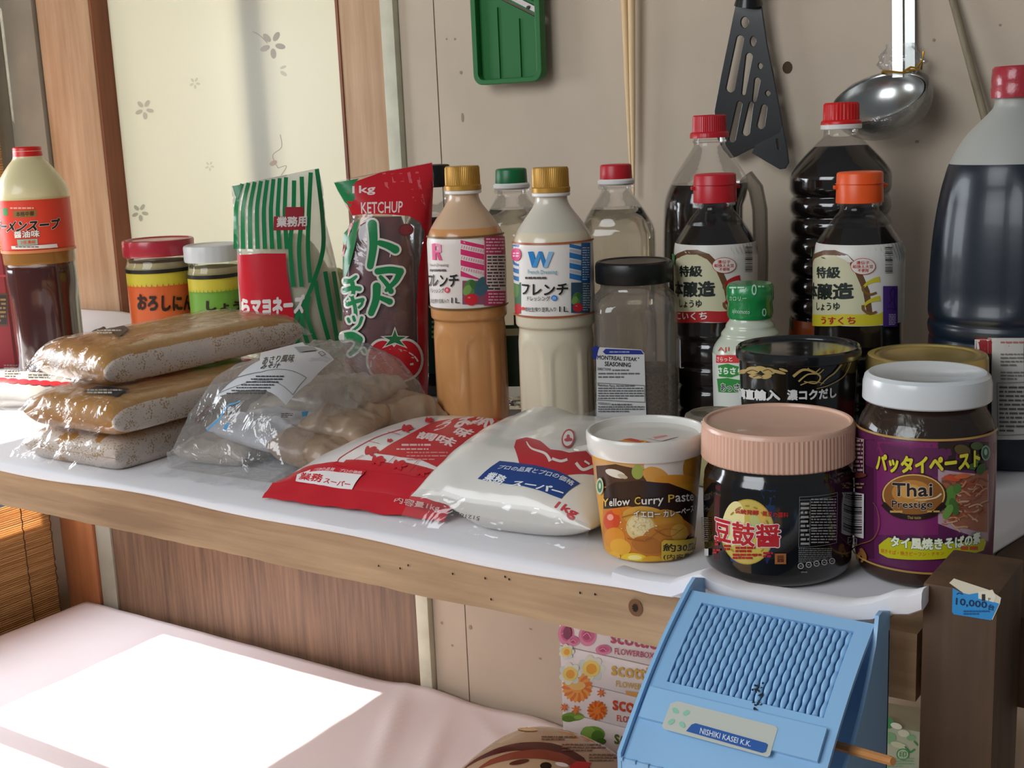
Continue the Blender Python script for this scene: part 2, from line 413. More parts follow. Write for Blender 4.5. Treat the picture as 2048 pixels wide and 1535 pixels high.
l_.new(bs.outputs[0], mx.inputs[1]); l_.new(tb.outputs[0], mx.inputs[2]); l_.new(mx.outputs[0], n_['Material Output'].inputs[0])
FROST = m
b = MB(); b.box((-1.8185, WY+.034, 0), (-1.263, WY+.038, .95)); g = b.build('glass_pane', FROST, d, smooth=0)
a = Art(lambda x, y: (lambda p: (p.x, p.z))(atY(x, y, WY+.034)), lambda u, v, o: Vector((u, WY+.034-o, v)), du=9, dv=9)
FL = '#a89d8c'
z = zoomed(0, 0, .42)
def flower(cx, cy, r, c, n=5, ph=.2):
    for k in range(n):
        an = ph+2*pi*k/n; a.ell(*z(cx+r*.62*cos(an), cy+r*.7*sin(an)), r*.4*.42, r*.22*.42, c, 12, an)
flower(1298, 212, 62, FL)
a.curve([z(1205, 150), z(1240, 170), z(1275, 205)], 2, FL); a.curve([z(1335, 640), z(1342, 700), z(1300, 740), z(1325, 800)], 1.6, FL); a.ell(*z(1303, 776), 8, 5, '#a98f7c', 12, -.5)
a.ell(*z(1352, 350), 8, 4, '#c9c6b2', 10, .6); a.ell(*z(1350, 320), 7, 3, '#c9c6b2', 10, -.4); a.curve([z(1325, 800), z(1365, 790), z(1340, 835)], 1.4, FL)
flower(1000, 790, 22, '#cfccb8'); flower(930, 395, 26, '#cdcab4'); flower(690, 520, 45, '#c0bda8'); flower(670, 1010, 40, '#b4b19c')
a.build('flower_decal', d)
b = MB(); b.box((-1.505, WY+.058, -.3), (-1.455, WY+.10, 1.0)); struct('trim_4', b, GREYP)

# ------------------------------------------------------------------ bamboo blinds
m, n_, l_ = setup('bamboo reed'); bs = n_['Principled BSDF']; bs.inputs['Roughness'].default_value = .5
tc = n_.new('ShaderNodeTexCoord'); mp = n_.new('ShaderNodeMapping'); mp.inputs['Scale'].default_value = (3, 3, 170); nz = n_.new('ShaderNodeTexNoise'); nz.inputs['Scale'].default_value = 1.6; nz.inputs['Detail'].default_value = 2
rp = n_.new('ShaderNodeValToRGB'); e = rp.color_ramp.elements; e[0].position = .3; e[1].position = .7; e[0].color = lin('#b98a52'); e[1].color = lin('#e6bf85')
l_.new(tc.outputs['Object'], mp.inputs[0]); l_.new(mp.outputs[0], nz.inputs[0]); l_.new(nz.outputs[0], rp.inputs[0]); l_.new(rp.outputs[0], bs.inputs['Base Color'])
tb = n_.new('ShaderNodeBsdfTranslucent'); l_.new(rp.outputs[0], tb.inputs[0]); mx = n_.new('ShaderNodeMixShader'); mx.inputs[0].default_value = .4
l_.new(bs.outputs[0], mx.inputs[1]); l_.new(tb.outputs[0], mx.inputs[2]); l_.new(mx.outputs[0], n_['Material Output'].inputs[0]); REED = m
THREAD = pm('dark thread', '#4a3018', .8)
def blind(name, label, y0, y1, z0, z1, pitch, threads):
    t = thing(name, label, 'blind', (LX+.006, 0, z0))
    b = MB(); k = 0; zz = 0
    while zz < z1-z0:
        b.tube([(random.uniform(-.0006, .0006), y0, zz), (0, (y0+y1)/2, zz+random.uniform(-.0004, .0004)), (random.uniform(-.0006, .0006), y1, zz)], pitch*.47, 6); zz += pitch
    b.build('reeds', REED, t)
    for y in threads:
        b = MB(); b.tube([(.0025+.0012*sin(i*1.9), y+.0008*sin(i*2.3), i*(z1-z0)/40) for i in range(41)], .0011, 5); b.build('thread', THREAD, t)
    return t
blind('bamboo_blind', 'bamboo reed blind with dark threads beside the low table', .30, 1.414, -.60, -.336, .0042, (1.412, 1.352, 1.27))
blind('bamboo_blind', 'bamboo reed blind glowing at the left edge behind the soup bottle', 1.03, 1.404, .10, .61, .0046, (1.385, 1.33))

# ------------------------------------------------------------------ timber bench
bench = thing('timber_bench', 'old timber bench carrying the bottles, with a stickered corner post', 'bench', (-1.1, 1.1, FZ))
def wmb(mb, name, mats, parent, smooth=35, **k):
    """mesh given in world coordinates under a parent at its own place"""
    o = Vector(parent.location); R = Matrix.Rotation(-parent.rotation_euler.z, 3, 'Z'); mb.v = [R @ (q-o) for q in mb.v]; return mb.build(name, mats, parent, smooth, **k)
def rough_beam(x0, x1, y0, y1, z0, z1, nx=60):
    b = MB(); v = []; f = []
    ring = [(y0, z0), (y0, (z0+z1)/2), (y0, z1), (y1, z1), (y1, z0)]
    for i in range(nx+1):
        x = x0+(x1-x0)*i/nx
        for j, (y, zz) in enumerate(ring):
            q = noise.noise(Vector((x*9, j*3.1, 2)))*.0012; q2 = noise.noise(Vector((x*40, j*2.1, 5)))*.0007
            v.append((x, y+q*.7, zz+(q+q2)*(1.3 if j == 0 else .5)))
    k = len(ring)
    for i in range(nx):
        for j in range(k): f.append((i*k+j, i*k+(j+1) % k, (i+1)*k+(j+1) % k, (i+1)*k+j))
    f.append(tuple(range(k))[::-1]); f.append(tuple(range(nx*k, nx*k+k))); b.add(v, [q[::-1] for q in f]); return b
wmb(rough_beam(-2.0, -.206, .738, .80, -.0475, -.0025, 160), 'front_beam', BEAM, bench, 40)
b = MB(); b.box((-2.0, .80, -.03), (-.2, 1.434, -.0028)); wmb(b, 'top_board', BEAM, bench)
b = MB()
n = 20; kn = atY(1270, 1215, .7365)
b.add([(kn.x+.0055*cos(2*pi*k/n), .7369, kn.z+.0065*sin(2*pi*k/n)) for k in range(n)], [tuple(range(n))], 0)
b.add([(kn.x+.0022*cos(2*pi*k/n)*(1+.3*sin(3*k)), .7364, kn.z+.003*sin(2*pi*k/n)) for k in range(n)], [tuple(range(n))], 1)
for x, y in ((757, 1131), (800, 1136), (816, 1130), (1010, 1153), (1018, 1158), (905, 1147), (1160, 1185), (1190, 1188), (982, 1198), (970, 1156)):
    q = atY(x, y, .7365); h_ = MB(); h_.add([(q.x+.0009*cos(k), .7366, q.z+.0011*sin(k)) for k in range(6)], [tuple(range(6))]); wmb(h_, 'worm_hole', pm('knot hole', '#1d120a', .9), bench, 0)
wmb(b, 'knot', [pm('knot wood', '#6b4526', .7), pm('knot hole', '#1d120a', .9)], bench, 0)
b = MB(); b.box((-.2005, .728, FZ), (-.157, .797, .036), bev=.0018); wmb(b, 'corner_post', DARKW, bench)
for x0, x1, y0, y1 in ((-1.98, -1.92, .75, .82), (-.19, -.13, 1.37, 1.43)):
    b = MB(); b.box((x0, y0, FZ), (x1, y1, -.03)); wmb(b, 'leg', DARKW, bench)
b = MB(); b.box((-.1995, .798, -.066), (-.128, 1.44, -.003), bev=.003); wmb(b, 'side_rail', DARKB, bench)
# the torn sticker on the post
pp = (0, 0, 0)
z7 = zoomed(1680, 1080, .2965)
a = Art(lambda x, y: (lambda p: (p.x, p.z))(atY(x, y, .728)), lambda u, v, o: Vector((u, .728-o, v))-Vector(bench.location), z7, 9, 9, base=4e-4)
a.poly([(738, 285), (770, 255), (1000, 330), (1035, 350), (1088, 385), (1080, 425), (1030, 535), (1015, 520), (1000, 440), (850, 365)], '#d8d2bd')
a.poly([(762, 320), (820, 350), (870, 362), (930, 352), (1000, 400), (1075, 425), (1022, 537), (770, 497), (757, 480)], '#2f93d6')
a.poly([(935, 345), (1030, 330), (1055, 375), (1040, 415), (935, 390)], '#e3decb')
a.text('1', (958, 360, 982, 405), '#27313c', .02); a.text('P', (1003, 385, 1018, 405), '#27313c', .0); a.text('10,000', [(785, 383), (995, 410), (992, 462), (782, 437)], '#10345c', .03); a.text('台', [(1003, 425), (1045, 432), (1040, 470), (1000, 464)], '#10345c', .02)
a.line([(790, 360), (805, 350), (830, 360)], 6, '#10345c'); a.fine(835, 465, 1010, 500, 2, '#1c5c94', 4)
o = a.build('sticker', bench, label='torn blue and white sticker reading 10,000')

# ------------------------------------------------------------------ cloth on the bench
CLOTH = pm('white cotton cloth', '#e9e7ea', .85, bump=.5, bscale=14, sheen=.1)
def front_line(x):          # height of the cloth's front edge on the beam
    return -.004-.004*(.5+.5*sin(x*9.0))-.003*(.5+.5*sin(x*23+1))
cl = thing('bench_cloth', 'white cotton cloth spread over the timber bench under the bottles', 'cloth', (-1.1, 1.1, 0))
b = MB(); NX, NY = 150, 60; v = []; f = []
def clz(x, y):
    t = min(max((-1.62-x)/.2, 0), 1); u = min(max((y-1.28)/.14, 0), 1); t = t*t*(3-2*t); u = u*u*(3-2*u)
    return .026*t*u-.0007
for i in range(NX+1):
    x = -1.998+(1.998-.232)*i/NX
    for j in range(NY+1):
        if j < 5:
            q = (j/4)
            y = .7345+.0025*q; zz = front_line(x)*(1-q)**1.0 if j else front_line(x)
            if j == 4: y = .741; zz = -.0009
        else: y = .741+(1.436-.741)*(j-4)/(NY-4); zz = clz(x, y)
        xr = x
        if i > NX-12: xr = x+(i-NX+12)/12*max(0, (y-.74))*.19
        v.append((xr, y, zz))
for i in range(NX):
    for j in range(NY): a0 = i*(NY+1)+j; f.append((a0, a0+NY+1, a0+NY+2, a0+1))
b.add(v, f); o = wmb(b, 'cloth_sheet', CLOTH, cl, 60)
so = o.modifiers.new('thick', 'SOLIDIFY'); so.thickness = .0018; so.offset = -1
# folded hem hanging at the right end
path = [(1228, 1160), (1262, 1172), (1300, 1180), (1345, 1186), (1385, 1172), (1404, 1166), (1425, 1178), (1480, 1196), (1560, 1208), (1640, 1222), (1700, 1232), (1745, 1228), (1785, 1216), (1820, 1216), (1846, 1208)]
b = MB(); v = []; f = []; K = 12
P3 = []
for i in range(len(path)-1):
    for k in range(4):
        t = k/4; P3.append((path[i][0]*(1-t)+path[i+1][0]*t, path[i][1]*(1-t)+path[i+1][1]*t))
P3.append(path[-1]); n = len(P3)
for i, (x, y) in enumerate(P3):
    q = atY(x, y-9, .716); s = i/(n-1); hh = .0062+.0014*sin(s*9)+.002*s; dd = .022
    for k in range(K):
        an = 2*pi*k/K; cy = cos(an); sz = sin(an)
        v.append((q.x, .7235+dd*.5*math.copysign(abs(cy)**.6, cy)-.004*(s > 2), max(q.z, -.006)+hh*math.copysign(abs(sz)**.7, sz)*(.7+.3*cy*-1)))
for i in range(n-1):
    for k in range(K): f.append((i*K+k, (i+1)*K+k, (i+1)*K+(k+1) % K, i*K+(k+1) % K))
f.append(tuple(range(K))); f.append(tuple(range((n-1)*K, n*K))[::-1]); b.add(v, f); wmb(b, 'folded_hem', CLOTH, cl, 50)

# ------------------------------------------------------------------ low table with a pale cloth
lt = thing('low_table', 'low table in the sun below the bench, wholly covered by a pale cloth', 'table', (-1.2, .9, FZ))
b = MB(); b.box((-1.99, .35, TZ-.03), (-.50, 1.41, TZ-.004), bev=.003); wmb(b, 'tabletop', CEDAR, lt)
for x in (-1.95, -.56):
    for y in (.40, 1.38): b = MB(); b.box((x-.02, y-.02, FZ), (x+.02, y+.02, TZ-.03)); wmb(b, 'leg', CEDAR, lt)
PINKC = pm('pale pink table cloth', '#eadfe2', .8, bump=.35, bscale=10)
DAMASK = pm('woven leaf pattern', '#dfd3d9', .6)
NX, NY = 150, 100; v = []; f = []
def tz(x, y):
    w_ = min(max((x+1.28)/.12, 0), 1)
    h = .006*max(0, noise.noise(Vector((x*6+3, y*3.2, 0))))*w_
    for (cx, cy, dx, dy, amp, wd) in ((-1.13, 1.30, .55, -1, .007, .013), (-1.02, 1.25, .5, -1, .006, .012), (-.93, 1.33, .9, -.6, .005, .012)):
        L = hypot(dx, dy); a_ = ((x-cx)*dx+(y-cy)*dy)/L; c_ = (-(x-cx)*dy+(y-cy)*dx)/L
        h += amp*math.exp(-(c_/wd)**2)*math.exp(-(a_/.13)**2)
    h += .005*math.exp(-((y-WY)/.03)**2)*w_*(1+.7*sin(x*31))
    if x > -.88 and y > 1.28: h = 0
    return TZ+.0005+h+.0012*noise.noise(Vector((x*14, y*14, 4)))
for i in range(NX+1):
    for j in range(NY+1):
        x = -2.0+(2.0-.48)*i/NX; y = .33+(1.4365-.33)*j/NY; zz = tz(x, y)
        v.append((x, y, zz))
for i in range(NX):
    for j in range(NY): a0 = i*(NY+1)+j; f.append((a0, a0+NY+1, a0+NY+2, a0+1))
tc_ = thing('table_cloth', 'pale pink damask cloth on the low table, half in bright sun', 'cloth', (-1.2, .9, TZ))
b = MB(); b.add(v, f); o = wmb(b, 'cloth_sheet', PINKC, tc_, 60); so = o.modifiers.new('thick', 'SOLIDIFY'); so.thickness = .002; so.offset = -1

# ================================================================== bottles and jars on the bench
def mmp(l): return [(r/1000, z/1000) for z, r in l]      # (height mm, radius mm) -> (r, z)
SOYLIQ = pm('dark soy sauce', '#120a07', .12, coat=.6)
RED = pm('red plastic cap', '#c01f2c', .35); REDB = pm('bright red plastic cap', '#d21c1c', .35); ORANGE = pm('orange plastic cap', '#ee5a1e', .35); WHITEP = pm('white plastic', '#e8e6e2', .4)
GOLD = pm('gold plastic cap', '#b88a3a', .38, .35); BLACKP = pm('black plastic', '#141414', .35); GREENP = pm('green plastic cap', '#12683a', .35)
def capmb(r0, r1, z0, z1, kn=0, amp=.012, seg=96, dome=.001):
    b = MB(); b.lathe([(r0*.3, z0), (r0, z0), (r0, z0+.0006), (r1, z1-.0018), (r1-.0007, z1-.0006), (r1-.002, z1), (r1*.6, z1+dome*.4), (.0005, z1+dome*.4)], seg, knurl(kn, amp) if kn else None); return b
def ring(r, z0, z1, bev=.0008):
    b = MB(); b.lathe([(r*.5, z0), (r-bev, z0), (r, z0+bev), (r, z1-bev), (r-bev, z1), (r*.5, z1)], 64); return b
def body(prof, mats, parent, name='bottle_body', rmod=None, mi=None, seg=96, n=2):
    b = MB(); b.lathe(soft(prof, n), seg, rmod, mi); return b.build(name, mats, parent, 50)
def liquid(prof, level, m, parent, inset=.0012, rmod=None, n=2, name='liquid', seg=96):
    pr = [(max(r-inset, .0003), z+(.001 if i == 0 else 0)) for i, (r, z) in enumerate(soft(prof, n)) if z < level]
    rf = rat([(max(r-inset, .0003), z) for r, z in soft(prof, n)]); pr += [(rf(level), level), (.0004, level)]
    b = MB(); b.lathe(pr, seg, rmod); return b.build(name, m, parent, 50)

# ---- large dressing bottles
def dressing(px, s, label, liqcol, topcol, cat='bottle'):
    p = at(*px); rz = facing(p); t = thing('dressing_bottle', label, cat, p, rz, 'gold capped dressing bottles'); k = s
    prof = [(r*k, z*k) for r, z in mmp([(0, 2), (0, 30), (1.5, 36), (6, 39.5), (20, 40.3), (60, 40.3), (100, 40), (112, 38.8), (117, 38.2), (120, 38.6), (122, 41), (125, 41.6), (202, 41.6), (208, 41), (217, 37.5), (228, 30.5), (238, 22.5), (245, 18), (250, 16.5), (254, 16.5)])]
    def rm(a, z):
        z = z/k
        if .012 < z < .112:
            e = min(1, (z-.012)/.018, ) if z < .09 else max(0, min(1, (.112-z)/.016))
            q = abs(((a*6/(2*pi)+.25) % 1)-.5)*2                  # 0 in the panel's middle
            pan = max(0, min(1, (.78-q)/.16))
            top = .094+.014*(1-(q/.8)**2) if q < .8 else 0
            pan *= max(0, min(1, (top-z)/.004)) if z > .085 else 1
            return 1-.045*pan*e
        return 1
    M1 = pm('dressing '+liqcol, liqcol, .22, coat=.5, sss=.15); M2 = pm('empty bottle top '+topcol, topcol, .3, coat=.4)
    body(prof, [M1, M2], t, 'bottle_body', rm, lambda z: 1 if z > .2185*k else 0, 144)
    b = ring(.0196*k, .2535*k, .2575*k); b.build('neck_ring', WHITEP, t)
    b = MB(); b.lathe([(q*k, w_*k) for q, w_ in ((.005, .2575), (.0198, .2575), (.0198, .262), (.0186, .263), (.0183, .2805), (.0172, .2825), (.0005, .2828))], 120, lambda a, z: 1+(.013*cos(60*a) if z > .2628*k else 0)); b.build('cap', GOLD, t)
    return t, p, rz, rat(soft(prof)), k
t, p, rz, rf, k = dressing((1119, 872), .975, 'gold-capped dressing bottle filled with white dressing, blue W on its label', '#d8ccb2', '#c9c3b4')
a = Art(**on_round(p, rz, rf), z=zoomed(820, 300, .3779))
def edges(a, x0, x1, y0, y1, c):      # plain band right round the front
    a.rect(x0, y0, x1, y1, c)
W_ = '#e9e3dc'
u0, u1 = -1.42, 1.42
def band(a, z0, z1, c, n=24, ua=-1.5, ub=1.5): a.poly([(ua+(ub-ua)*i/n, z0) for i in range(n+1)]+[(ub-(ub-ua)*i/n, z1) for i in range(n+1)], c, uv=True)
zt = a.h((745, 498))[1]; zb = a.h((715, 880))[1]
band(a, zb, zt, W_)
def gingham(a, x0, y0, x1, y1, c, c2, slope=.45):
    a.rect(x0, y0, x1, y1, '#e6ddd6'); h = (y1-y0)/4.3; w_ = x1-x0
    for i in range(4):
        ya = y0+i*h*1.15-h*.2
        pts = [(x0, max(y0, ya)), (x1, max(y0, ya)+slope*w_*.5 if ya+slope*w_ < y1 else y1), (x1, min(y1, ya+slope*w_*.5+h*.6)), (x0, min(y1, ya+h*.6))]
        a.poly(pts, c)
    for i in range(10):
        xx = x0+w_*(i+.5)/10
        for jj in range(3):
            y2 = y0+h*(.55+jj*1.15)+slope*w_*.05*i
            if y2+h*.3 < y1: a.poly([(xx, y2), (xx+w_*.03, y2), (xx+w_*.0, y2+h*.32), (xx-w_*.03, y2+h*.32)], c2)
def veg(a, x, y, s, tom):
    for dx, dy, r1, r2, rot, c in ((0, -52, 26, 34, .3, '#56803f'), (-12, -40, 16, 24, .5, '#7aa050'), (14, -62, 14, 22, -.5, '#3d6a35'), (40, -60, 18, 40, .45, '#35606a'), (52, -40, 16, 30, .7, '#3f5f72')):
        a.ell(x+dx*s, y+dy*s, r1*s, r2*s, c, 16, rot)
    a.ell(x+tom*s, y, 27*s, 25*s, '#cc2330', 20); a.ell(x+tom*s-8*s, y-9*s, 6*s, 4*s, '#e8767a', 10)
a.rect(541, 500, 580, 860, '#2f6fa8'); a.rect(541, 700, 590, 865, '#3c6b4a'); a.ell(572, 840, 20, 28, '#c2242f', 18); a.ell(562, 740, 16, 40, '#5f8a45', 14)
for i in range(5): a.poly([(541, 520+i*40), (580, 535+i*40), (580, 550+i*40), (541, 538+i*40)], '#d9d7d8')
gingham(a, 843, 495, 905, 700, '#2a78b8', '#5d9acb'); a.rect(903, 490, 948, 700, '#1e5f9c'); a.fine(908, 510, 944, 690, 14, '#c9d3dd', 5, .4)
a.rect(850, 700, 948, 860, '#324d63'); veg(a, 880, 832, .95, 5); a.fine(910, 700, 945, 850, 12, '#b9c2cb', 6, .4)
a.ell(567, 552, 26, 34, '#e23a7c'); a.fine(552, 538, 582, 566, 2, '#f5d5e2', 8, .5)
a.poly([(628, 537), (655, 535), (668, 585), (672, 620), (650, 620)], '#1f7ec2'); a.poly([(650, 620), (672, 620), (695, 555), (683, 535)], '#3f93cf'); a.poly([(683, 535), (700, 535), (728, 620), (708, 622)], '#1f7ec2'); a.poly([(708, 622), (728, 620), (760, 537), (735, 537)], '#8bb9df')
a.text('French Dressing', (628, 632, 777, 660), '#2f9bb4', 0); a.fine(615, 668, 795, 682, 1, '#4a4644', 3, .8)
a.text('フレンチ', (598, 702, 834, 764), '#191716', .03); a.text('ドレッシング', (625, 770, 742, 796), '#2a2827', .012); a.ell(763, 781, 15, 15, '#2d7fd0'); a.text('白', (756, 773, 770, 790), '#e8eef5', 0)
a.ell(604, 837, 8, 9, '#d8452f'); a.text('自社生搾り豆乳入り', (618, 828, 772, 852), '#2a2827', .012); a.text('1L', (788, 826, 836, 854), '#22201f', .01)
band(a, zt-.0002, zt+.0016, '#a85a30'); band(a, zb-.0016, zb+.0002, '#a85a30')
a.build('label', t)
t, p, rz, rf, k = dressing((949, 848), .985, 'gold-capped dressing bottle filled with orange dressing, pink R on its label', '#c98f58', '#c9a98a')
a = Art(**on_round(p, rz, rf), z=zoomed(820, 300, .3779))
zt = a.h((295, 465))[1]; zb = a.h((300, 838))[1]; band(a, zb, zt, '#e6dbd3')
gingham(a, 268, 475, 392, 690, '#d62f6e', '#e57fa6'); a.rect(390, 455, 500, 822, '#c03265'); a.fine(400, 462, 495, 545, 5, '#edbfd0', 9, .45)
a.rect(402, 552, 503, 745, '#e3d5d2'); a.fine(406, 556, 500, 742, 11, '#4a3a3e', 11, .5); a.fine(412, 752, 503, 815, 4, '#ecc3d1', 12, .45)
a.rect(278, 690, 400, 815, '#8d4a63'); veg(a, 318, 790, 1.25, 4)
a.poly([(121, 495), (140, 492), (143, 580), (124, 580)], '#e0447f'); a.poly([(140, 492), (168, 500), (170, 540), (142, 545), (142, 530), (156, 527), (155, 510), (141, 507)], '#e98fb0'); a.poly([(142, 540), (158, 538), (174, 582), (158, 582)], '#e0447f')
a.text('French Dressing', (112, 598, 206, 618), '#4a4140', 0); a.fine(112, 628, 222, 642, 1, '#5b5352', 3, .8); a.text('レンチ', (128, 655, 259, 722), '#191716', .03); a.text('フ', (106, 662, 126, 722), '#191716', .03)
a.text('ドレッシング', (117, 728, 186, 754), '#2a2827', .012); a.ell(200, 739, 13, 15, '#d83a52'); a.text('赤', (193, 731, 207, 748), '#f5e5e5', 0); a.text('自社生搾り豆乳入り', (118, 785, 208, 807), '#2a2827', .01); a.text('1L', (222, 779, 265, 808), '#22201f', .01)
band(a, zt-.0002, zt+.0018, '#6f5226'); band(a, zb-.0018, zb+.0002, '#6f5226')
a.build('label', t)

# ---- one-litre soy sauce bottles in front
def soy(px, sc, label, capm, zz, ox, oy, ks, bandc, bandt, word, ribbon, extra=None, tiltx=0):
    p = at(*px); rz = facing(p); t = thing('soy_sauce_bottle', label, 'bottle', p, rz, 'labelled soy sauce bottles')
    prof = [(r*sc, z*sc) for r, z in mmp([(0, 3), (0, 33), (2, 38), (7, 41), (22, 41.5), (24, 40), (28, 40), (30, 41.5), (46, 41.5), (48, 40), (52, 40), (54, 41.5), (70, 41.5), (72, 40), (76, 40), (78, 41.5), (94, 41.5), (97, 40), (101, 40), (104, 42), (106, 42.6), (110, 42), (184, 42), (187, 42.6), (192, 42.6), (200, 40), (214, 31), (226, 22.5), (230, 18.5), (233, 17.5), (239, 17.5)])]
    body(prof, PET, t); liquid(prof, .216*sc, SOYLIQ, t)
    ring(.0205*sc, .2345*sc, .238*sc).build('neck_ring', PET, t)
    b = capmb(.0218*sc, .0212*sc, .238*sc, .2665*sc, 0); b.lathe([(.0095*sc, .2555*sc), (.0225*sc, .2555*sc), (.0225*sc, .256*sc), (.0095*sc, .256*sc)], 48)
    b.box((.0208*sc, -.003*sc, .251*sc), (.0255*sc, .003*sc, .2545*sc), 0, Matrix.Rotation(.25, 3, 'Z'), .0008); b.box((-.0245*sc, -.003*sc, .251*sc), (-.0208*sc, .003*sc, .2545*sc), 0, Matrix.Rotation(.25, 3, 'Z'), .0008); b.build('cap', capm, t)
    rf = rat(soft(prof)); a = Art(**on_round(p, rz, rf), z=lambda x, y: zz(ox+ks*x, oy+ks*y))
    zt = a.h((225, 12))[1]; zb = a.h((225, 437))[1]
    band(a, zb, zt, '#dedad2')
    cream = '#cfcaa8'
    q = [(4, 372), (2, 118), (22, 84), (72, 63), (130, 64), (184, 90), (225, 136), (250, 192), (274, 250), (296, 372)]
    a.poly([(0, 372), (0, 90), (20, 58), (72, 38), (130, 37), (195, 60), (246, 110), (278, 175), (310, 250), (325, 372)], '#6b4a30'); a.poly(q, cream)
    a.rect(2, 372, 360, 432, bandc); a.poly([(355, 372), (395, 350), (392, 415), (350, 432)], bandc)
    for yy in (190, 290): a.curve([(270, yy+50), (300, yy+20), (335, yy+5), (362, yy)], [10, 30], ribbon); a.curve([(275, yy+35), (278, yy+60), (310, yy+80), (345, yy+70)], [16, 12], '#7a5a2e')
    a.text('特級', (36, 122, 158, 184), '#1c2420', .03); a.text('本醸造', (12, 205, 228, 292), '#1c2420', .035); a.text('しょうゆ', (36, 310, 155, 352), '#1c2420', .02)
    a.text(word, bandt, '#b22520' if ribbon == '#cfc02e' else '#eadfd8', .025)
    a.ell(275, 122, 64, 44, '#c03c36'); a.ell(275, 122, 61, 41, '#e3dcd2'); a.text('遺伝子', (240, 93, 308, 112), '#bf3a34', .02); a.text('組換え大豆', (222, 113, 326, 132), '#bf3a34', .02); a.text('不使用', (248, 134, 302, 152), '#bf3a34', .02)
    if extra: a.rect(376, 225, 450, 437, '#4a2a7a'); a.line([(395, 345), (420, 340), (440, 350), (430, 300), (440, 250), (425, 235), (410, 260), (420, 300), (405, 320)], 5, '#2f1c58'); a.fine(405, 370, 440, 430, 7, '#b7aecb', 3, .5)
    a.bars(386, 20, 424, 160, '#2b2b2b', 18, True, 5)
    a.rect(0, 60, 14, 120, '#2d7d4a') if not extra else a.rect(-2, 30, 18, 70, '#2d7d4a')
    a.build('label', t); return t
z4 = zoomed(1300, 200, .3648)
soy((1434, 860), .985, 'soy sauce bottle with red cap and red band, beside the spice shaker', RED, z4, 130, 783, 1.0, '#b32228', (25, 376, 185, 418), 'こいくち', '#b8242a')
soy((1712, 894), .985, 'soy sauce bottle with orange cap and yellow band on its label', ORANGE, z4, 880, 783, 1.045, '#cfc02e', (60, 384, 236, 424), 'うすくち', '#cfc02e', True)

# ---- big soy bottles behind
p = at(1424, 800); rz = facing(p); t = thing('soy_sauce_bottle', 'tall dark bottle with red cap and built-in handle, behind the front soy bottle', 'bottle', p, rz)
prof = mmp([(0, 4), (0, 44), (3, 50), (10, 53), (120, 54), (215, 52), (232, 50), (250, 42), (268, 30), (284, 19), (288, 17), (296, 17)])
def hm(a_, z): return 1-.30*max(0, min(1, (cos(a_-1.75)-.35)*2.2))*max(0, min(1, (z-.06)/.05, (.25-z)/.03))
body(prof, PET, t, rmod=hm); liquid(prof, .246, SOYLIQ, t, rmod=hm)
b = MB(); an = 1.75; b.tube([(q*sin(an), -q*cos(an), zz) for q, zz in ((.040, .252), (.051, .238), (.0555, .215), (.0565, .16), (.055, .09), (.049, .06), (.038, .05))], .0085, 12); b.build('handle', film('milky handle', haze=.45, gloss=.15, rough=.1, bump=0, hazecol='#9a8f7c'), t)
ring(.0185, .290, .2935).build('neck_ring', PET, t)
b = capmb(.0212, .0208, .2955, .302, 60, .01); b.lathe([(.004, .302), (.0185, .302), (.018, .3185), (.0165, .320), (.0005, .3203)], 96, knurl(48, .012)); b.build('cap', RED, t)
p = at(1676, 806); rz = facing(p); t = thing('soy_sauce_bottle', 'tall ribbed dark bottle with bright red cap on a white ring, behind the orange-capped bottle', 'bottle', p, rz)
rib = []
for i in range(7):
    z0 = 98+i*21.5; rib += [(z0, 52.5), (z0+3, 50), (z0+6, 52.5), (z0+10, 54.5), (z0+17, 54.5)]
prof = mmp([(0, 4), (0, 44), (3, 50), (10, 53.5), (90, 54)]+rib+[(250, 54.5), (254, 53), (263, 47), (277, 34), (289, 21.5), (292, 18), (300, 18)])
body(prof, PET, t); liquid(prof, .282, SOYLIQ, t)
ring(.0215, .299, .3045).build('neck_ring', WHITEP, t)
b = capmb(.0212, .0208, .3045, .309, 0); b.lathe([(.004, .309), (.0185, .309), (.0182, .325), (.0165, .327), (.0005, .3273)], 128, knurl(30, .025)); b.build('cap', REDB, t)
a = Art(**on_round(p, rz, rat(prof))); band(a, .035, .098, '#b8521c'); a.z = z4; a.ell(775, 1215, 10, 50, '#2d6a3a', 14, -.15); a.build('label', t)

# ---- big jug at the right
p = at(2008, 906); rz = facing(p); t = thing('sauce_jug', 'large translucent jug of dark sauce with red sealed cap at the right edge', 'jug', p, rz)
prof = mmp([(0, 5), (0, 60), (3, 66), (10, 69), (18, 70), (110, 70), (113, 68.5), (117, 70.5), (124, 71), (128, 69), (133, 71), (150, 71.5), (200, 69.5), (240, 64), (262, 58), (276, 52), (292, 42), (304, 30), (312, 22), (316, 19), (324, 19)])
def jm(a_, z):
    if .135 < z < .262:
        q = abs(((a_+.42)*4/(2*pi)) % 1-.5)*2; e = min(1, (z-.135)/.012, (.262-z)/.02)
        return 1-.05*max(0, min(1, (q-.25)/.25))*e
    return 1
JD = pm('jug with dark sauce', '#1b2430', .33, coat=.15, bump=.05, bscale=60); JL = pm('empty milky jug top', '#a9aaa4', .42)
body(prof, [JD, JL], t, 'jug_body', jm, lambda z: 1 if z > .268 else 0, 128)
RS = pm('red shrink seal', '#a62b38', .3, coat=.4, bump=.4, bscale=120)
b = MB(); b.lathe(mmp([(323, 18), (323, 22.5), (331, 23), (333, 22.2), (337, 22.6), (348, 22), (350, 20.5), (350, 18), (348.5, 17), (349, .4)]), 72); b.build('cap', RS, t)
a = Art(**on_round(p, rz, rat(prof)), z=zoomed(1660, 180, .5213))
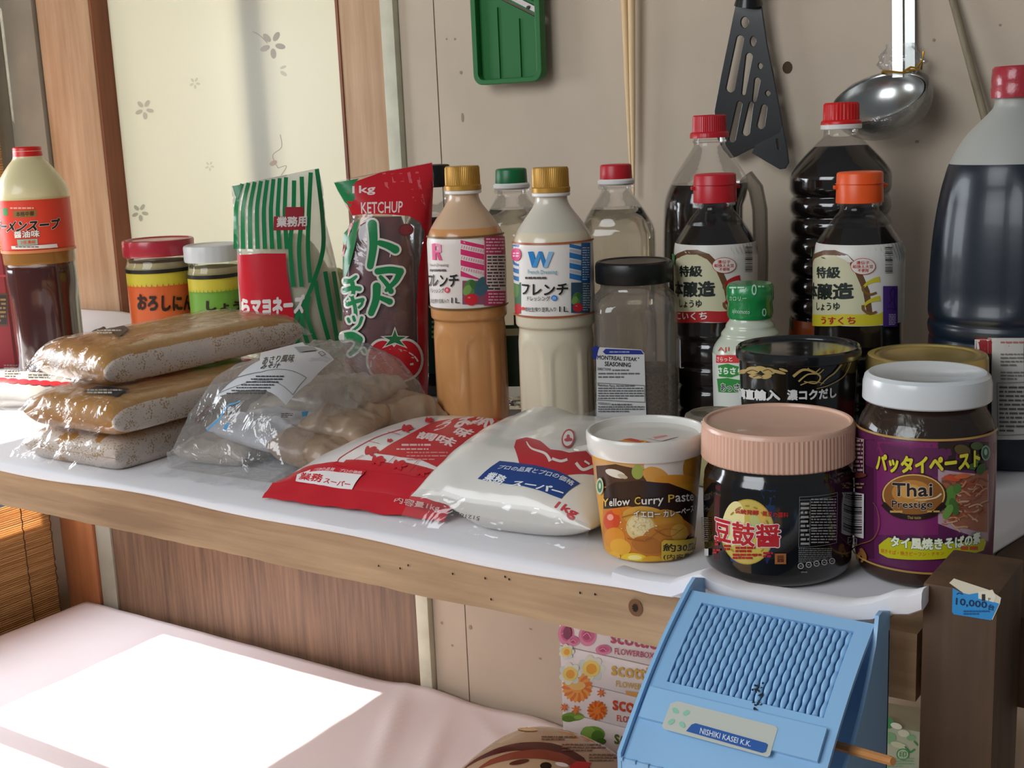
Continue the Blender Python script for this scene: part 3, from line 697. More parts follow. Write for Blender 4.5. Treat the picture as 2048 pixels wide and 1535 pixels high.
a.rect(560, 950, 620, 1322, '#8e1f26'); a.rect(606, 950, 744, 1340, '#c9c5bd'); a.rect(556, 956, 640, 994, '#d5d2ca'); a.text('647', (574, 966, 630, 990), '#1d1d1d', .03)
for i in range(6): a.line([(566, 1010+i*50), (600, 1050+i*50)], 3, '#c4606a'); a.line([(600, 1010+i*50), (566, 1050+i*50)], 3, '#c4606a')
a.rect(607, 1010, 621, 1320, '#26201f'); a.fine(655, 958, 742, 990, 2, '#c0766f', 3, .4); a.fine(655, 1005, 742, 1060, 4, '#77736d', 4, .4); a.fine(655, 1075, 742, 1112, 3, '#77736d', 5, .4)
a.line([(642, 1122), (744, 1118)], 2.5, '#77736d'); a.line([(642, 1122), (645, 1322)], 2.5, '#77736d'); a.line([(645, 1322), (744, 1318)], 2.5, '#77736d'); a.fine(650, 1130, 742, 1312, 11, '#55524d', 6, .42)
a.build('label', t); a = Art(**on_round(p, rz, lambda z: .0226), z=zoomed(1660, 180, .5213))
a.line([(628, 110), (646, 110), (646, 138), (628, 138), (628, 110)], 3, '#1d1516'); a.line([(633, 117), (641, 131)], 3, '#1d1516'); a.build('cap_mark', t)

# ---- clear oil bottles and the black capped bottle behind
OIL = pm('pale clear oil', '#f7f4e4', .02, trans=1, ior=1.38)
def clear(px, label, capm, sc, level, liq, band_=None, square=True):
    p = at(*px); rz = facing(p)+.5; t = thing('clear_bottle', label, 'bottle', p, rz, None)
    prof = [(r*sc, z*sc) for r, z in mmp([(0, 3), (0, 36), (3, 41), (9, 43.5), (96, 43.5), (104, 42), (110, 41), (118, 42.5), (190, 44), (200, 42), (218, 32), (234, 21), (240, 17), (244, 16.5), (250, 16.5)])]
    def rm(a_, z): return 1+(.06*cos(4*a_) if .005 < z < .21*sc else 0)
    body(prof, PET, t, rmod=rm if square else None); liquid(prof, level*sc, liq, t, rmod=rm if square else None)
    ring(.0205*sc, .2435*sc, .2475*sc).build('neck_ring', PET, t)
    ring(.0207*sc, .2475*sc, .2545*sc, .002).build('cap_base', WHITEP, t)
    capmb(.0182*sc, .0176*sc, .2545*sc, .2705*sc).build('cap', capm, t)
    if band_:
        a = Art(**on_round(p, rz, lambda z: .0472*sc)); band(a, band_[0], band_[1], band_[2], 30, -2.6, 2.6); band(a, band_[1]-.012, band_[1]-.004, band_[3], 30, -2.6, 2.6); a.build('label', t)
    return t
clear((1243, 800), 'clear oil bottle with red cap, behind the spice shaker', RED, 1.0, .222, OIL)
clear((1041, 806), 'clear oil bottle with green cap, between the two gold caps', GREENP, 1.0, .226, OIL, (.03, .1, '#23402a', '#c9c6a0'))
p = at(889, 782); rz = facing(p); t = thing('sauce_bottle', 'dark bottle with black cap, half hidden behind the ketchup bag', 'bottle', p, rz)
prof = mmp([(0, 3), (0, 33), (6, 39), (200, 39), (215, 33), (228, 21), (234, 17.5), (250, 17.5)]); body(prof, PET, t); liquid(prof, .216, SOYLIQ, t)
capmb(.0205, .0205, .250, .276).build('cap', BLACKP, t); a = Art(**on_round(p, rz, lambda z: .039)); band(a, .03, .115, '#1e3a2c'); a.z = zoomed(820, 300, .3779); a.fine(505, 890, 560, 960, 5, '#b9b18a', 4, .5); a.fine(115, 870, 135, 1000, 5, '#8fae8a', 4, .5); a.build('label', t)

# ---- spice shaker
p = at(1275, 876); rz = facing(p)+.10; t = thing('spice_shaker', 'square clear shaker of steak seasoning with black lid', 'shaker', p, rz)
def sq(a_, z):
    n_ = 4.6; q = (abs(sin(a_))**n_+abs(cos(a_))**n_)**(-1/n_)
    e = max(0, min(1, (.150-z)/.012)); return 1+(q-1)*e
prof = mmp([(0, 3), (0, 34), (2, 38), (6, 39.5), (130, 40.5), (142, 41), (148, 40), (153, 35), (155, 33.5), (164, 33.5)])
SMOKE = film('grey clear plastic', '#e2ddd6', haze=.10, gloss=.2, rough=.06, bump=.1)
body(prof, SMOKE, t, rmod=sq, n=1)
m = pm('coarse spice grains', '#806040', .85, var=.6, vscale=420, bump=1, bscale=420)
liquid(prof, .072, m, t, .0016, sq, 1, 'seasoning')
b = MB(); b.lathe(mmp([(161, 30), (161, 38), (162, 38.6), (177, 38.6), (180.5, 37.5), (182, 35.5), (181.6, 33.5), (180.8, 33), (180.8, .4)]), 96, lambda a_, z: 1+(.004*cos(90*a_) if z < .178 else 0)); b.build('lid', BLACKP, t)
z3 = zoomed(820, 300, .3779)
a = Art(**on_plane(p, rz, (0, -.0408, 0), (1, 0, 0), (0, 0, 1)), z=z3, base=4e-4)
a.poly([(965, 1042), (985, 1035), (1008, 1045), (1004, 1110), (985, 1115), (966, 1095)], '#27358a')
a.poly([(1003, 1042), (1222, 1055), (1240, 1075), (1252, 1478), (990, 1500), (985, 1110), (996, 1060)], '#dcdad8'); a.poly([(1020, 1066), (1035, 1050), (1222, 1058), (1238, 1080), (1035, 1080)], '#2c3c92')
a.fine(1055, 1062, 1215, 1072, 1, '#aab0cf', 2, .7); a.text('MONTREAL STEAK', [(991, 1083), (1202, 1096), (1200, 1116), (991, 1107)], '#23252c', .03); a.ell(1209, 1099, 3.5, 3.5, '#23252c', 10); a.text('SEASONING', [(1030, 1117), (1168, 1124), (1167, 1147), (1030, 1141)], '#23252c', .03)
a.text('DIRECTIONS:', [(992, 1149), (1064, 1153), (1064, 1166), (992, 1163)], '#33353b', .015); a.fine(1070, 1156, 1218, 1170, 1, '#6c6d72', 1, .5); a.fine(996, 1172, 1214, 1208, 2, '#6c6d72', 2, .42)
a.text('Nutrition Facts', [(993, 1234), (1084, 1240), (1084, 1252), (993, 1248)], '#33353b', .02); a.fine(1090, 1240, 1236, 1252, 1, '#6c6d72', 5, .5); a.fine(995, 1252, 1236, 1318, 5, '#606166', 6, .45)
for q in (((990, 1230), (1240, 1244)), ((1240, 1244), (1243, 1332)), ((990, 1320), (1243, 1332))): a.line(q, 2.5, '#3c3d42')
a.text('INGREDIENTS:', [(994, 1330), (1062, 1337), (1062, 1348), (994, 1343)], '#33353b', .01); a.fine(1066, 1338, 1240, 1350, 1, '#606166', 7, .55); a.fine(995, 1350, 1240, 1386, 3, '#606166', 8, .5)
a.rect(1046, 1417, 1072, 1446, '#3c3d42'); a.rect(1051, 1422, 1067, 1441, '#dcdad8'); a.rect(1054, 1426, 1064, 1436, '#3c3d42'); a.fine(1076, 1424, 1200, 1446, 2, '#606166', 9, .5); a.line([(1012, 1452), (1028, 1452), (1028, 1466), (1012, 1466), (1012, 1452)], 2.5, '#3c3d42'); a.poly([(1008, 1484), (1046, 1481), (1046, 1494), (1008, 1497)], '#1d1e22')
a.build('label', t); b = MB()
b.box((.0405, -.030, .077), (.0412, -.018, .105)); b.build('peeled_label_strip', pm('pale strip', '#b9bcc4', .3), t)

# ---- green capped seasoning bottle
p = at(1501, 902); rz = facing(p); t = thing('seasoning_bottle', 'small white seasoning bottle with green shrink-sealed cap', 'bottle', p, rz)
prof = [(r, z*1.11) for r, z in mmp([(0, 3), (0, 30), (4, 34), (60, 35), (84, 35.5), (92, 35), (98, 31), (102, 27), (105, 27.5), (109, 23), (112, 23), (116, 19), (122, 18.5)])]
body(prof, pm('pale translucent bottle', '#c6ccb8', .25, coat=.4), t)
m = pm('green shrink film', '#1f8a48', .25, coat=.6, bump=.5, bscale=90); b = MB(); b.lathe([(r, z*1.11) for r, z in mmp([(118, 18), (118, 20.5), (122, 21.5), (131, 20.6), (134, 22), (144, 21.8), (147, 20), (147.5, .4)])], 72); b.build('cap', m, t)
a = Art(**on_round(p, rz, lambda z: .0222), z=z4); PG = '#bfe0c6'
a.text('0', (556, 1008, 585, 1070), PG, .02); a.fine(436, 1018, 520, 1036, 1, PG, 2, .5); a.text('カロリー', (438, 1074, 530, 1098), PG, 0); a.text('ajinomoto', [(455, 1142), (548, 1150), (545, 1180), (452, 1172)], PG, .0); a.text('0', (612, 1140, 636, 1185), PG, .01); a.fine(590, 1012, 650, 1030, 1, PG, 4, .5); a.build('cap_print', t)
a = Art(**on_round(p, rz, rat(prof)), z=zoomed(1140, 660, .3517))
band(a, .004, .098, '#d6d8cf'); a.poly([(840, 200), (1010, 195), (1010, 345), (850, 345)], '#d9e3cf'); a.text('AJI', (845, 95, 908, 125), '#c8423a', 0); a.rect(833, 140, 985, 185, '#cf2f2c'); a.text('さらっと', (838, 150, 925, 176), '#efe6e0', .02)
a.poly([(845, 200), (900, 190), (960, 205), (970, 250), (920, 268), (850, 262)], '#2f8a3a'); a.text('さらさら', (846, 208, 990, 248), '#e6efdf', .05); a.poly([(840, 275), (900, 270), (990, 285), (990, 350), (848, 350)], '#2f8a3a'); a.text('あっさり', (862, 300, 1010, 345), '#2b2b2b', .03, '#eef0ea', .06); a.build('label', t)

# ---- round tub, small jar
p = at(1595, 960); rz = facing(p); t = thing('soup_stock_tub', 'black round tub with gold cloud print and black lid', 'tub', p, rz)
prof = mmp([(0, 3), (0, 43), (3, 46), (110, 50.5), (114, 50.5)]); TUB = pm('glossy black tub', '#101010', .18, coat=.6)
body(prof, TUB, t, 'tub_body', n=1)
b = MB(); b.lathe(mmp([(112, 50), (112, 52.6), (112.6, 53.2), (116, 53.4), (120, 53), (121.5, 51.5), (120.5, 50), (118, 49), (117.5, 46), (117.5, .4)]), 96); b.build('lid', pm('dark lid plastic', '#15181a', .2, coat=.8), t)
GD = '#b59a5e'; rf = rat(prof); a = Art(**on_round(p, rz, rf), z=zoomed(1140, 660, .3517))
for cx, cy, r1, r2, ro in ((985, 235, 34, 12, -.2), (1040, 228, 40, 22, 0), (1090, 218, 34, 14, .2), (1130, 232, 40, 20, .1), (1060, 262, 40, 12, .1), (1180, 235, 50, 9, .25), (1120, 262, 30, 14, -.2), (1215, 225, 26, 7, .3)): a.ell(cx, cy, r1, r2, GD, 18, ro)
for q in ([(1000, 240), (1040, 225), (1075, 240)], [(1100, 232), (1130, 222), (1155, 240)], [(1045, 265), (1075, 255), (1100, 268)]): a.curve(q, 3, '#2a241a')
for q, w_ in (([(1270, 262), (1320, 225), (1370, 230), (1420, 262), (1395, 300), (1330, 290)], [16, 6]), ([(1300, 290), (1350, 250), (1410, 245), (1440, 220)], [10, 4]), ([(1350, 215), (1385, 240), (1420, 215)], [10, 4]), ([(1540, 190), (1500, 240), (1460, 270), (1420, 310)], [10, 4]), ([(1590, 180), (1550, 260), (1470, 310), (1400, 330)], [5, 3]), ([(1310, 310), (1370, 290), (1440, 300)], [6, 3])): a.curve(q, w_, GD)
a.text('台湾直輸入', [(958, 318), (1200, 333), (1200, 397), (958, 378)], '#d9d7d4', .05); a.text('濃コクだし', [(1236, 335), (1508, 318), (1508, 382), (1236, 396)], '#d9d7d4', .045)
band(a, .030, .052, '#7a3f22'); a.build('print', t)
p = at(1432, 962); rz = facing(p); t = thing('spice_jar', 'small clear jar of pale paste with a grey lid, behind the pink-lidded jar', 'jar', p, rz)
prof = mmp([(0, 2), (0, 23), (3, 25.5), (38, 26.5), (46, 26.5), (50, 26), (54, 25)]); body(prof, GLASS, t, 'jar_body', n=1); liquid(prof, .044, pm('pale cream paste', '#c9b98f', .6), t, name='contents')
b = MB(); b.lathe(mmp([(47, 25), (47, 27.5), (56, 28), (61, 26.5), (63.5, 22.5), (63.2, 20.5), (62.6, 19.5), (62.6, .4)]), 72); b.build('lid', film('greyish clear lid', '#d8d2c6', haze=.45, gloss=.3, rough=.1, bump=0, hazecol='#a89f8e'), t)

# ---- gold lidded jar
p = at(1847, 962); rz = facing(p); t = thing('sauce_jar', 'round jar of dark red sauce with a gold metal lid', 'jar', p, rz)
prof = mmp([(0, 3), (0, 44), (4, 49), (70, 49.5), (84, 48), (93, 43), (96, 42), (104, 42)]); body(prof, GLASS, t, 'jar_body'); liquid(prof, .094, pm('dark red sauce', '#2e1410', .4), t, name='contents')
b = MB(); b.lathe(mmp([(97, 42), (97, 49.6), (98, 50.2), (103, 50), (110, 49.6), (112.5, 48.5), (113.4, 46), (113, 43), (111.6, 42), (111.8, 36), (111.2, 35), (111.2, .4)]), 96); b.build('lid', pm('gold metal lid', '#cbb06a', .3, .6), t)
a = Art(**on_round(p, rz, rat(prof))); band(a, .02, .072, '#6e2018'); a.build('label', t)
# ================================================================== front row jars
z6 = zoomed(1140, 660, .3517); z7j = zoomed(1640, 640, .404)
# ---- pink lidded jar of black bean sauce
p = at(1555, 1128); rz = facing(p); t = thing('sauce_jar', 'wide dark jar of black bean sauce with a ribbed pale pink lid', 'jar', p, rz)
prof = mmp([(0, 4), (0, 45), (3, 50), (8, 52), (62, 52.3), (66, 51.5), (70, 51.5), (75, 49), (80, 47.5), (86, 47.5)])
body(prof, pm('dark bean sauce jar', '#16100d', .12, coat=.9), t, 'jar_body')
b = MB(); b.lathe(mmp([(81.5, 49), (81.5, 52.6), (82.5, 53.4), (104, 52.9)]), 320, knurl(100, .006)); b.lathe(mmp([(104, 52.8), (106.5, 52.3), (107.6, 51.2), (107.2, 49.6), (105.6, 48.8), (104.9, 47), (104.9, .4)]), 128, caps=False)
b.build('lid', pm('pale pink plastic', '#d8ad97', .36, coat=.25), t)
rf = rat(soft(prof)); a = Art(**on_round(p, rz, rf), z=z6)
zt = a.h((1050, 860))[1]; zb = a.h((1050, 1385))[1]
band(a, zb, zt, pm('black glossy label', '#0d0d0f', .12, coat=.8), 30, -1.5, 1.35)
for pts, c in (([(1085, 905), (1170, 910), (1165, 1090), (1120, 1020)], '#1c3357'), ([(830, 880), (860, 880), (850, 1300), (822, 1300)], '#4a1820'), ([(905, 1240), (990, 1310), (985, 1330), (915, 1310)], '#23407a'), ([(1100, 1260), (1160, 1240), (1120, 1330)], '#1c2f5a')): a.poly(pts, c)
a.ell(1010, 1145, 152, 186, '#b59a3f', 40); a.ell(1010, 1145, 146, 180, '#c9b45c', 40)
a.ell(930, 1100, 62, 130, '#e6dc9c', 28, .15); a.ell(1075, 1060, 40, 60, '#d8b25a', 20, .4); a.ell(1040, 1240, 70, 60, '#d2bb57', 24); a.ell(1060, 1110, 30, 70, '#b8c07a', 20, -.3)  # long pale ellipse: highlight painted into the gold disc
for k in range(16):
    an = 2*pi*k/16; a.ell(1010+120*cos(an), 1145+148*sin(an), 13, 5, '#a5842f', 10, an+pi/2)
a.text('豆鼓醤', [(828, 1052), (1198, 1100), (1198, 1232), (828, 1190)], '#b8262c', .03, '#f0d9dc', .03)
a.text('伝統発酵', [(942, 1010), (1075, 1022), (1075, 1050), (942, 1038)], '#b02028', .03); a.text('黒豆の醤料', [(1095, 1024), (1242, 1032), (1240, 1062), (1095, 1054)], '#b02028', .02)
for q in ((830, 1185, 870, 1225), (880, 1215, 920, 1250), (945, 1225, 1055, 1262), (820, 1240, 860, 1270), (930, 1265, 1090, 1300), (1100, 1255, 1155, 1290)): a.fine(*q, 2, '#b02028', int(q[0]), .7)
a.rect(1165, 1266, 1228, 1326, '#a5673a'); a.text('醤', (1176, 1276, 1218, 1316), '#5e2a1c', .02)
GR = '#8f8d8c'
for q in (((1302, 945), (1512, 920)), ((1302, 945), (1297, 1230)), ((1512, 920), (1508, 1205)), ((1297, 1230), (1508, 1205)), ((1362, 960), (1358, 1222)), ((1302, 1065), (1510, 1042)), ((1300, 1130), (1510, 1108)), ((1302, 962), (1511, 938))): a.line(q, 2.2, GR)
a.fine(1308, 970, 1355, 1222, 10, '#a09e9c', 2, .5); a.fine(1366, 950, 1505, 1210, 16, '#a09e9c', 3, .42); a.fine(1296, 1232, 1480, 1318, 8, '#8a8886', 4, .42)
for i, x in enumerate((1308, 1352, 1395, 1438, 1480)): a.ell(x, 1336-i*7, 17, 17, '#b9b7b5', 16); a.ell(x, 1336-i*7, 12, 12, '#151515', 16); a.line([(x-7, 1336-i*7), (x+7, 1336-i*7)], 3, '#b9b7b5')
a.fine(1310, 1365, 1365, 1375, 1, '#8a8886', 4, .6)
a.fine(760, 1060, 800, 1200, 12, '#6f6d6b', 8, .4); a.rect(778, 1240, 800, 1280, '#cfcfcf')
a.build('label', t, rough=.2)

# ---- pad thai paste jar
p = at(1844, 1137); rz = facing(p); t = thing('paste_jar', 'glass jar of pad thai paste with white lid and purple label', 'jar', p, rz)
prof = mmp([(0, 4), (0, 38), (3, 43.5), (9, 45.6), (20, 46.4), (92, 46.4), (100, 46), (110, 43.6), (118, 38.5), (122, 36), (124, 35.5), (132, 35.5)])
body(prof, GLASS, t, 'jar_body'); liquid(prof, .098, pm('brown paste', '#4a271a', .35), t, name='contents')
mm_ = MB(); mm_.lathe(soft(mmp([(99, 44.5), (108, 42.6), (118, 36.8), (123, 34)])), 64, caps=False); mm_.build('paste_smear', film('paste smear on glass', '#8a6a5a', haze=.25, gloss=.1, rough=.2, bump=.4, hazecol='#7a5040'), t)
b = MB(); b.lathe(mmp([(123, 37), (123, 41.5), (124, 42.4), (135, 42.2), (139.5, 41), (141.6, 38.5), (141.2, 35), (140, 33), (140.2, 26), (139.6, 25), (139.6, .4)]), 96); b.build('lid', pm('white metal lid', '#d3d8da', .25, coat=.3), t)
rf = rat(soft(prof)); a = Art(**on_round(p, rz, rf), z=z7j)
zt = a.h((480, 590))[1]; zb = a.h((480, 1243))[1]
PU = pm('purple label', '#5f2350', .3, coat=.4)
band(a, zb, zt, PU, 30, -1.55, 1.42); a.rect(285, 600, 585, 1060, '#7c2a62'); a.rect(160, 590, 270, 1180, '#4a1d3c')
a.rect(584, 600, 832, 740, '#31231f'); a.poly([(584, 735), (832, 760), (832, 1095), (584, 1005)], '#b99aa5')
rnd = random.Random(5)
a.poly([(600, 780), (640, 760), (720, 765), (828, 740), (828, 1050), (760, 1040), (650, 1010), (612, 960)], '#a2624a')
for i in range(58):
    x = rnd.uniform(625, 815); y = rnd.uniform(770, 1030); L = rnd.uniform(20, 55); an = rnd.uniform(-1, 1)
    c = rnd.choice(('#c98a62', '#b8704a', '#d8a888', '#a8522e', '#8a4a34', '#cf9a78', '#b9553a'))
    a.curve([(x-L*cos(an), y-L*sin(an)*.6), (x, y+rnd.uniform(-18, 18)), (x+L*.6*cos(an), y+L*sin(an)*.6)], rnd.uniform(5, 10), c, 4)
for cx, cy, rx, ry, ro, c in ((640, 870, 28, 55, .2, '#5e8a3a'), (660, 920, 22, 45, -.3, '#486f2f'), (630, 945, 20, 40, .5, '#6f9a48'), (675, 830, 20, 25, .3, '#557f38'), (650, 780, 40, 14, .2, '#c8512e'), (700, 770, 40, 12, -.1, '#d2693a'), (765, 700, 12, 40, .3, '#4f7a38'), (750, 720, 26, 14, -.3, '#3f672e'), (790, 735, 20, 30, .5, '#39592a'), (700, 640, 40, 26, .3, '#5a4a2a'), (770, 620, 30, 20, 0, '#4c5a33')): a.ell(cx, cy, rx, ry, c, 16, ro)
a.ell(812, 655, 22, 38, '#7fa08c', 20); a.ell(812, 655, 16, 30, '#2c5a48', 20); a.ell(812, 650, 8, 16, '#9fb8a8', 12)
a.text('パッタイペースト', [(283, 655), (785, 630), (785, 722), (283, 742)], '#d9cf3c', .05, '#3a2a1c', .035)
a.ell(467, 868, 158, 112, '#3a2418', 40); a.ell(465, 862, 151, 103, '#d9b26a', 40); a.ell(465, 862, 144, 97, '#8e5a28', 40); a.ell(455, 850, 95, 62, '#b9803c', 32); a.ell(450, 845, 55, 36, '#cf9a50', 28)
a.text('Thai', [(362, 800), (556, 800), (556, 868), (362, 868)], '#231a1c', .045, '#e8dcc8', .03); a.text('Prestige', [(360, 888), (556, 888), (556, 934), (360, 934)], '#231a1c', .035, '#e8dcc8', .03)
a.curve([(470, 885), (520, 885), (570, 875), (598, 855)], [2, 9], '#e0cdb0')
a.curve([(318, 905), (375, 955), (465, 972), (555, 955), (612, 905)], 27, '#2a1816', 8); a.fine(352, 930, 425, 958, 1, '#c9a05a', 2, .35); a.text('Thai taste', (435, 965, 500, 980), '#c9a05a', 0); a.fine(530, 930, 590, 955, 1, '#c9a05a', 3, .35)
a.poly([(320, 1090), (345, 1072), (800, 1075), (812, 1095), (800, 1135), (700, 1160), (560, 1180), (340, 1172), (300, 1150), (298, 1110)], '#c2bd1e')
a.text('タイ風焼きそばの素', [(355, 1060), (785, 1040), (785, 1100), (355, 1118)], '#eef0d8', .045, '#3f6a3a', .045)
a.text('焼きそば・焼きビーフン・チキン', [(308, 1125), (610, 1138), (610, 1158), (308, 1148)], '#c9581e', .015); a.fine(690, 1112, 780, 1135, 1, '#c9581e', 5, .8)
a.poly([(160, 568), (228, 588), (228, 762), (160, 742)], '#c2a89c'); a.poly([(163, 573), (225, 592), (225, 757), (163, 738)], '#4a1d3c'); a.fine(165, 585, 222, 750, 8, '#cdb4ab', 7, .5)
a.poly([(172, 842), (228, 858), (226, 1078), (172, 1060)], '#dcd5d2'); a.bars(176, 862, 218, 1056, '#2a1c28', 26, True, 9); a.fine(160, 800, 228, 835, 2, '#b38a6a', 3, .45)
a.line([(175, 1075), (193, 1080), (193, 1115), (175, 1110), (175, 1075)], 3, '#d2c8c4'); a.line([(180, 1088), (189, 1105)], 3, '#d2c8c4')
a.curve([(165, 1140), (200, 1110), (270, 1080), (300, 1010), (290, 930), (270, 900)], [5, 2], '#8a5a2e'); a.curve([(215, 1195), (235, 1160), (205, 1130)], [12, 2], '#9a6a34'); a.ell(225, 1155, 12, 32, '#8f5f30', 14, -.4); a.ell(205, 1160, 9, 25, '#8f5f30', 14, .5); a.ell(190, 765, 50, 14, '#6e3c2a', 16)
band(a, zt-.0004, zt+.0010, '#b08a4a', 30, -1.55, 1.42); band(a, zb-.0010, zb+.0004, '#b08a4a', 30, -1.55, 1.42)
a.build('label', t, rough=.25)

# ---- yellow curry paste cup
p = at(1297, 1096); rz = facing(p); t = thing('curry_cup', 'yellow curry paste cup with a translucent white snap lid', 'cup', p, rz)
prof = mmp([(0, 3), (0, 31), (2, 33.5), (5, 34), (83, 41.5), (86, 41.5)]); rf = rat(prof)
body(prof, pm('cup side', '#e0b45c', .3, coat=.4), t, 'cup_body', n=1)
m = pm('translucent white lid', '#dbd8d1', .3, coat=.3, sss=.2)
b = MB(); b.lathe(mmp([(78, 41.3), (78, 43.2), (79, 43.8), (88, 44.6), (92, 44.6), (93.5, 43.6), (93.3, 42), (90.3, 40.6), (88.7, 39), (88.7, .4)]), 96)
tb_ = [(-.043, -.006), (-.050, -.0105), (-.0535, -.008), (-.052, -.003), (-.044, .004)]
n = len(tb_); b.add([(x, y, .0795) for x, y in tb_]+[(x, y, .0808) for x, y in tb_], [tuple(range(n))[::-1], tuple(range(n, 2*n))]+[(i, (i+1) % n, (i+1) % n+n, i+n) for i in range(n)])
b.build('lid', m, t)
a = Art(**on_plane(p, rz, (0, 0, .0887), (1, 0, 0), (0, 1, 0)), z=z6)
a.poly([(190, 652), (330, 618), (530, 655), (470, 668), (300, 668)], '#d6912e'); a.poly([(300, 622), (345, 616), (540, 655), (480, 660)], '#c4392c'); a.text('3', [(390, 628), (440, 628), (440, 652), (390, 652)], '#d8b04a', .02); a.curve([(220, 655), (300, 640), (360, 655), (420, 650), (490, 664)], 5, '#8a3a1c')
a.poly([(430, 616), (520, 596), (612, 610), (520, 634)], '#d9c9c4'); a.poly([(470, 612), (545, 600), (560, 606), (486, 622)], '#cf8a8a'); a.build('lid_print', t)
a = Art(**on_round(p, rz, rf), z=z6)
band(a, .002, .082, '#d99a2e', 36, -1.6, 1.6)
a.rect(135, 730, 760, 860, '#c79a62'); a.poly([(150, 770), (260, 760), (420, 790), (440, 880), (160, 880)], '#4a3020'); a.ell(260, 815, 60, 22, '#d8cfc0', 18, .3); a.ell(300, 830, 30, 12, '#b9a88e', 12, .3); a.ell(385, 805, 34, 42, '#93a04a', 18); a.ell(560, 775, 140, 60, '#d8cfc6', 28, .05); a.ell(490, 830, 80, 50, '#cf9440', 20, .4); a.ell(690, 790, 50, 80, '#b8802e', 20); a.ell(600, 850, 120, 30, '#d08a2c', 20)
a.poly([(192, 1030), (195, 900), (260, 862), (400, 852), (560, 868), (680, 915), (745, 975), (752, 1330), (560, 1330), (640, 1180), (560, 1080), (300, 1010)], '#2c1a14')
a.poly([(190, 1015), (330, 1000), (480, 1010), (620, 1060), (700, 1120), (720, 1200), (690, 1300), (230, 1325)], '#c8782a')
rnd = random.Random(11)
for cx, cy, rx, ry, ro, c in ((430, 1060, 130, 60, .1, '#d09a3e'), (400, 1120, 80, 75, .2, '#dcc48a'), (395, 1110, 60, 52, .2, '#e6d3a0'), (560, 1080, 90, 60, .3, '#c78a2e'), (540, 1160, 130, 60, -.2, '#bf7a28'), (440, 1220, 90, 50, .2, '#b06a26'), (620, 1150, 50, 50, 0, '#d2a048'), (240, 1080, 46, 58, .1, '#cf4a26'), (232, 1062, 18, 18, 0, '#eda08a'), (270, 1030, 30, 18, .4, '#d8701e'), (255, 1180, 60, 60, 0, '#d88a28'), (290, 1230, 60, 45, .3, '#e0a232'), (370, 1305, 80, 40, .1, '#e6c02e'), (370, 1290, 40, 14, 0, '#f0e08a'), (470, 1310, 60, 30, 0, '#d9a02a'), (250, 1290, 40, 35, 0, '#e2aa38'), (520, 1330, 60, 20, 0, '#c9622a'), (600, 1320, 70, 18, 0, '#b8501e')): a.ell(cx, cy, rx, ry, c, 24, ro)
for i in range(60):
    x, y = rnd.gauss(400, 45), rnd.gauss(1110, 36); a.ell(x, y, rnd.uniform(2, 5), rnd.uniform(2, 4), rnd.choice(('#f0e4c0', '#cdae6a', '#dcc48a')), 8)
for q in ([(330, 1180), (430, 1190), (520, 1130), (600, 1130)], [(480, 1130), (560, 1170), (640, 1120)], [(300, 1060), (380, 1040), (460, 1050)]): a.curve(q, [5, 2], '#9a5418')
a.ell(180, 885, 20, 48, '#b9c4a8', 18); a.ell(180, 885, 14, 36, '#4a7a4c', 18); a.ell(180, 882, 6, 18, '#c9d2bc', 10)
for s_, x0, x1, c in (('Y', 197, 228, '#d9b24a'), ('ellow', 232, 345, '#e2dcd2'), ('C', 370, 402, '#d9b24a'), ('urry', 408, 528, '#e2dcd2'), ('P', 553, 588, '#d9b24a'), ('aste', 592, 692, '#e2dcd2')):
    f0 = (x0-197)/495; f1 = (x1-197)/495; yb = lambda f: 1002-.0*f; dy = -34*f0; dy1 = -34*f1
    top = 948 if s_ in 'YCP' else (948 if s_ == 'ellow' else (962 if s_ == 'urry' else 948)); bot = 992 if s_ != 'urry' else 1008
    a.text(s_, [(x0, top+8+dy), (x1, top+8+dy1), (x1, bot+8+dy1), (x0, bot+8+dy)], c, .025)
a.text('イエロー カレーペースト', [(365, 1018), (706, 980), (706, 1018), (365, 1055)], '#e8e2d6', .03, '#3a2a20', .05)
a.poly([(516, 1202), (530, 1188), (705, 1172), (712, 1190), (708, 1290), (690, 1302), (530, 1314), (516, 1300)], '#d2b03a')
a.text('約30皿分', [(524, 1206), (712, 1188), (712, 1240), (524, 1252)], '#2c2416', .035); a.text('(内容量400g)', [(526, 1266), (712, 1248), (712, 1286), (526, 1302)], '#2c2416', .015)
a.poly([(255, 1288), (295, 1284), (297, 1312), (258, 1315)], '#e6ded2'); a.text('国内製造', [(260, 1294), (292, 1292), (292, 1306), (262, 1308)], '#c0483a', .0)
a.build('label', t, rough=.25)

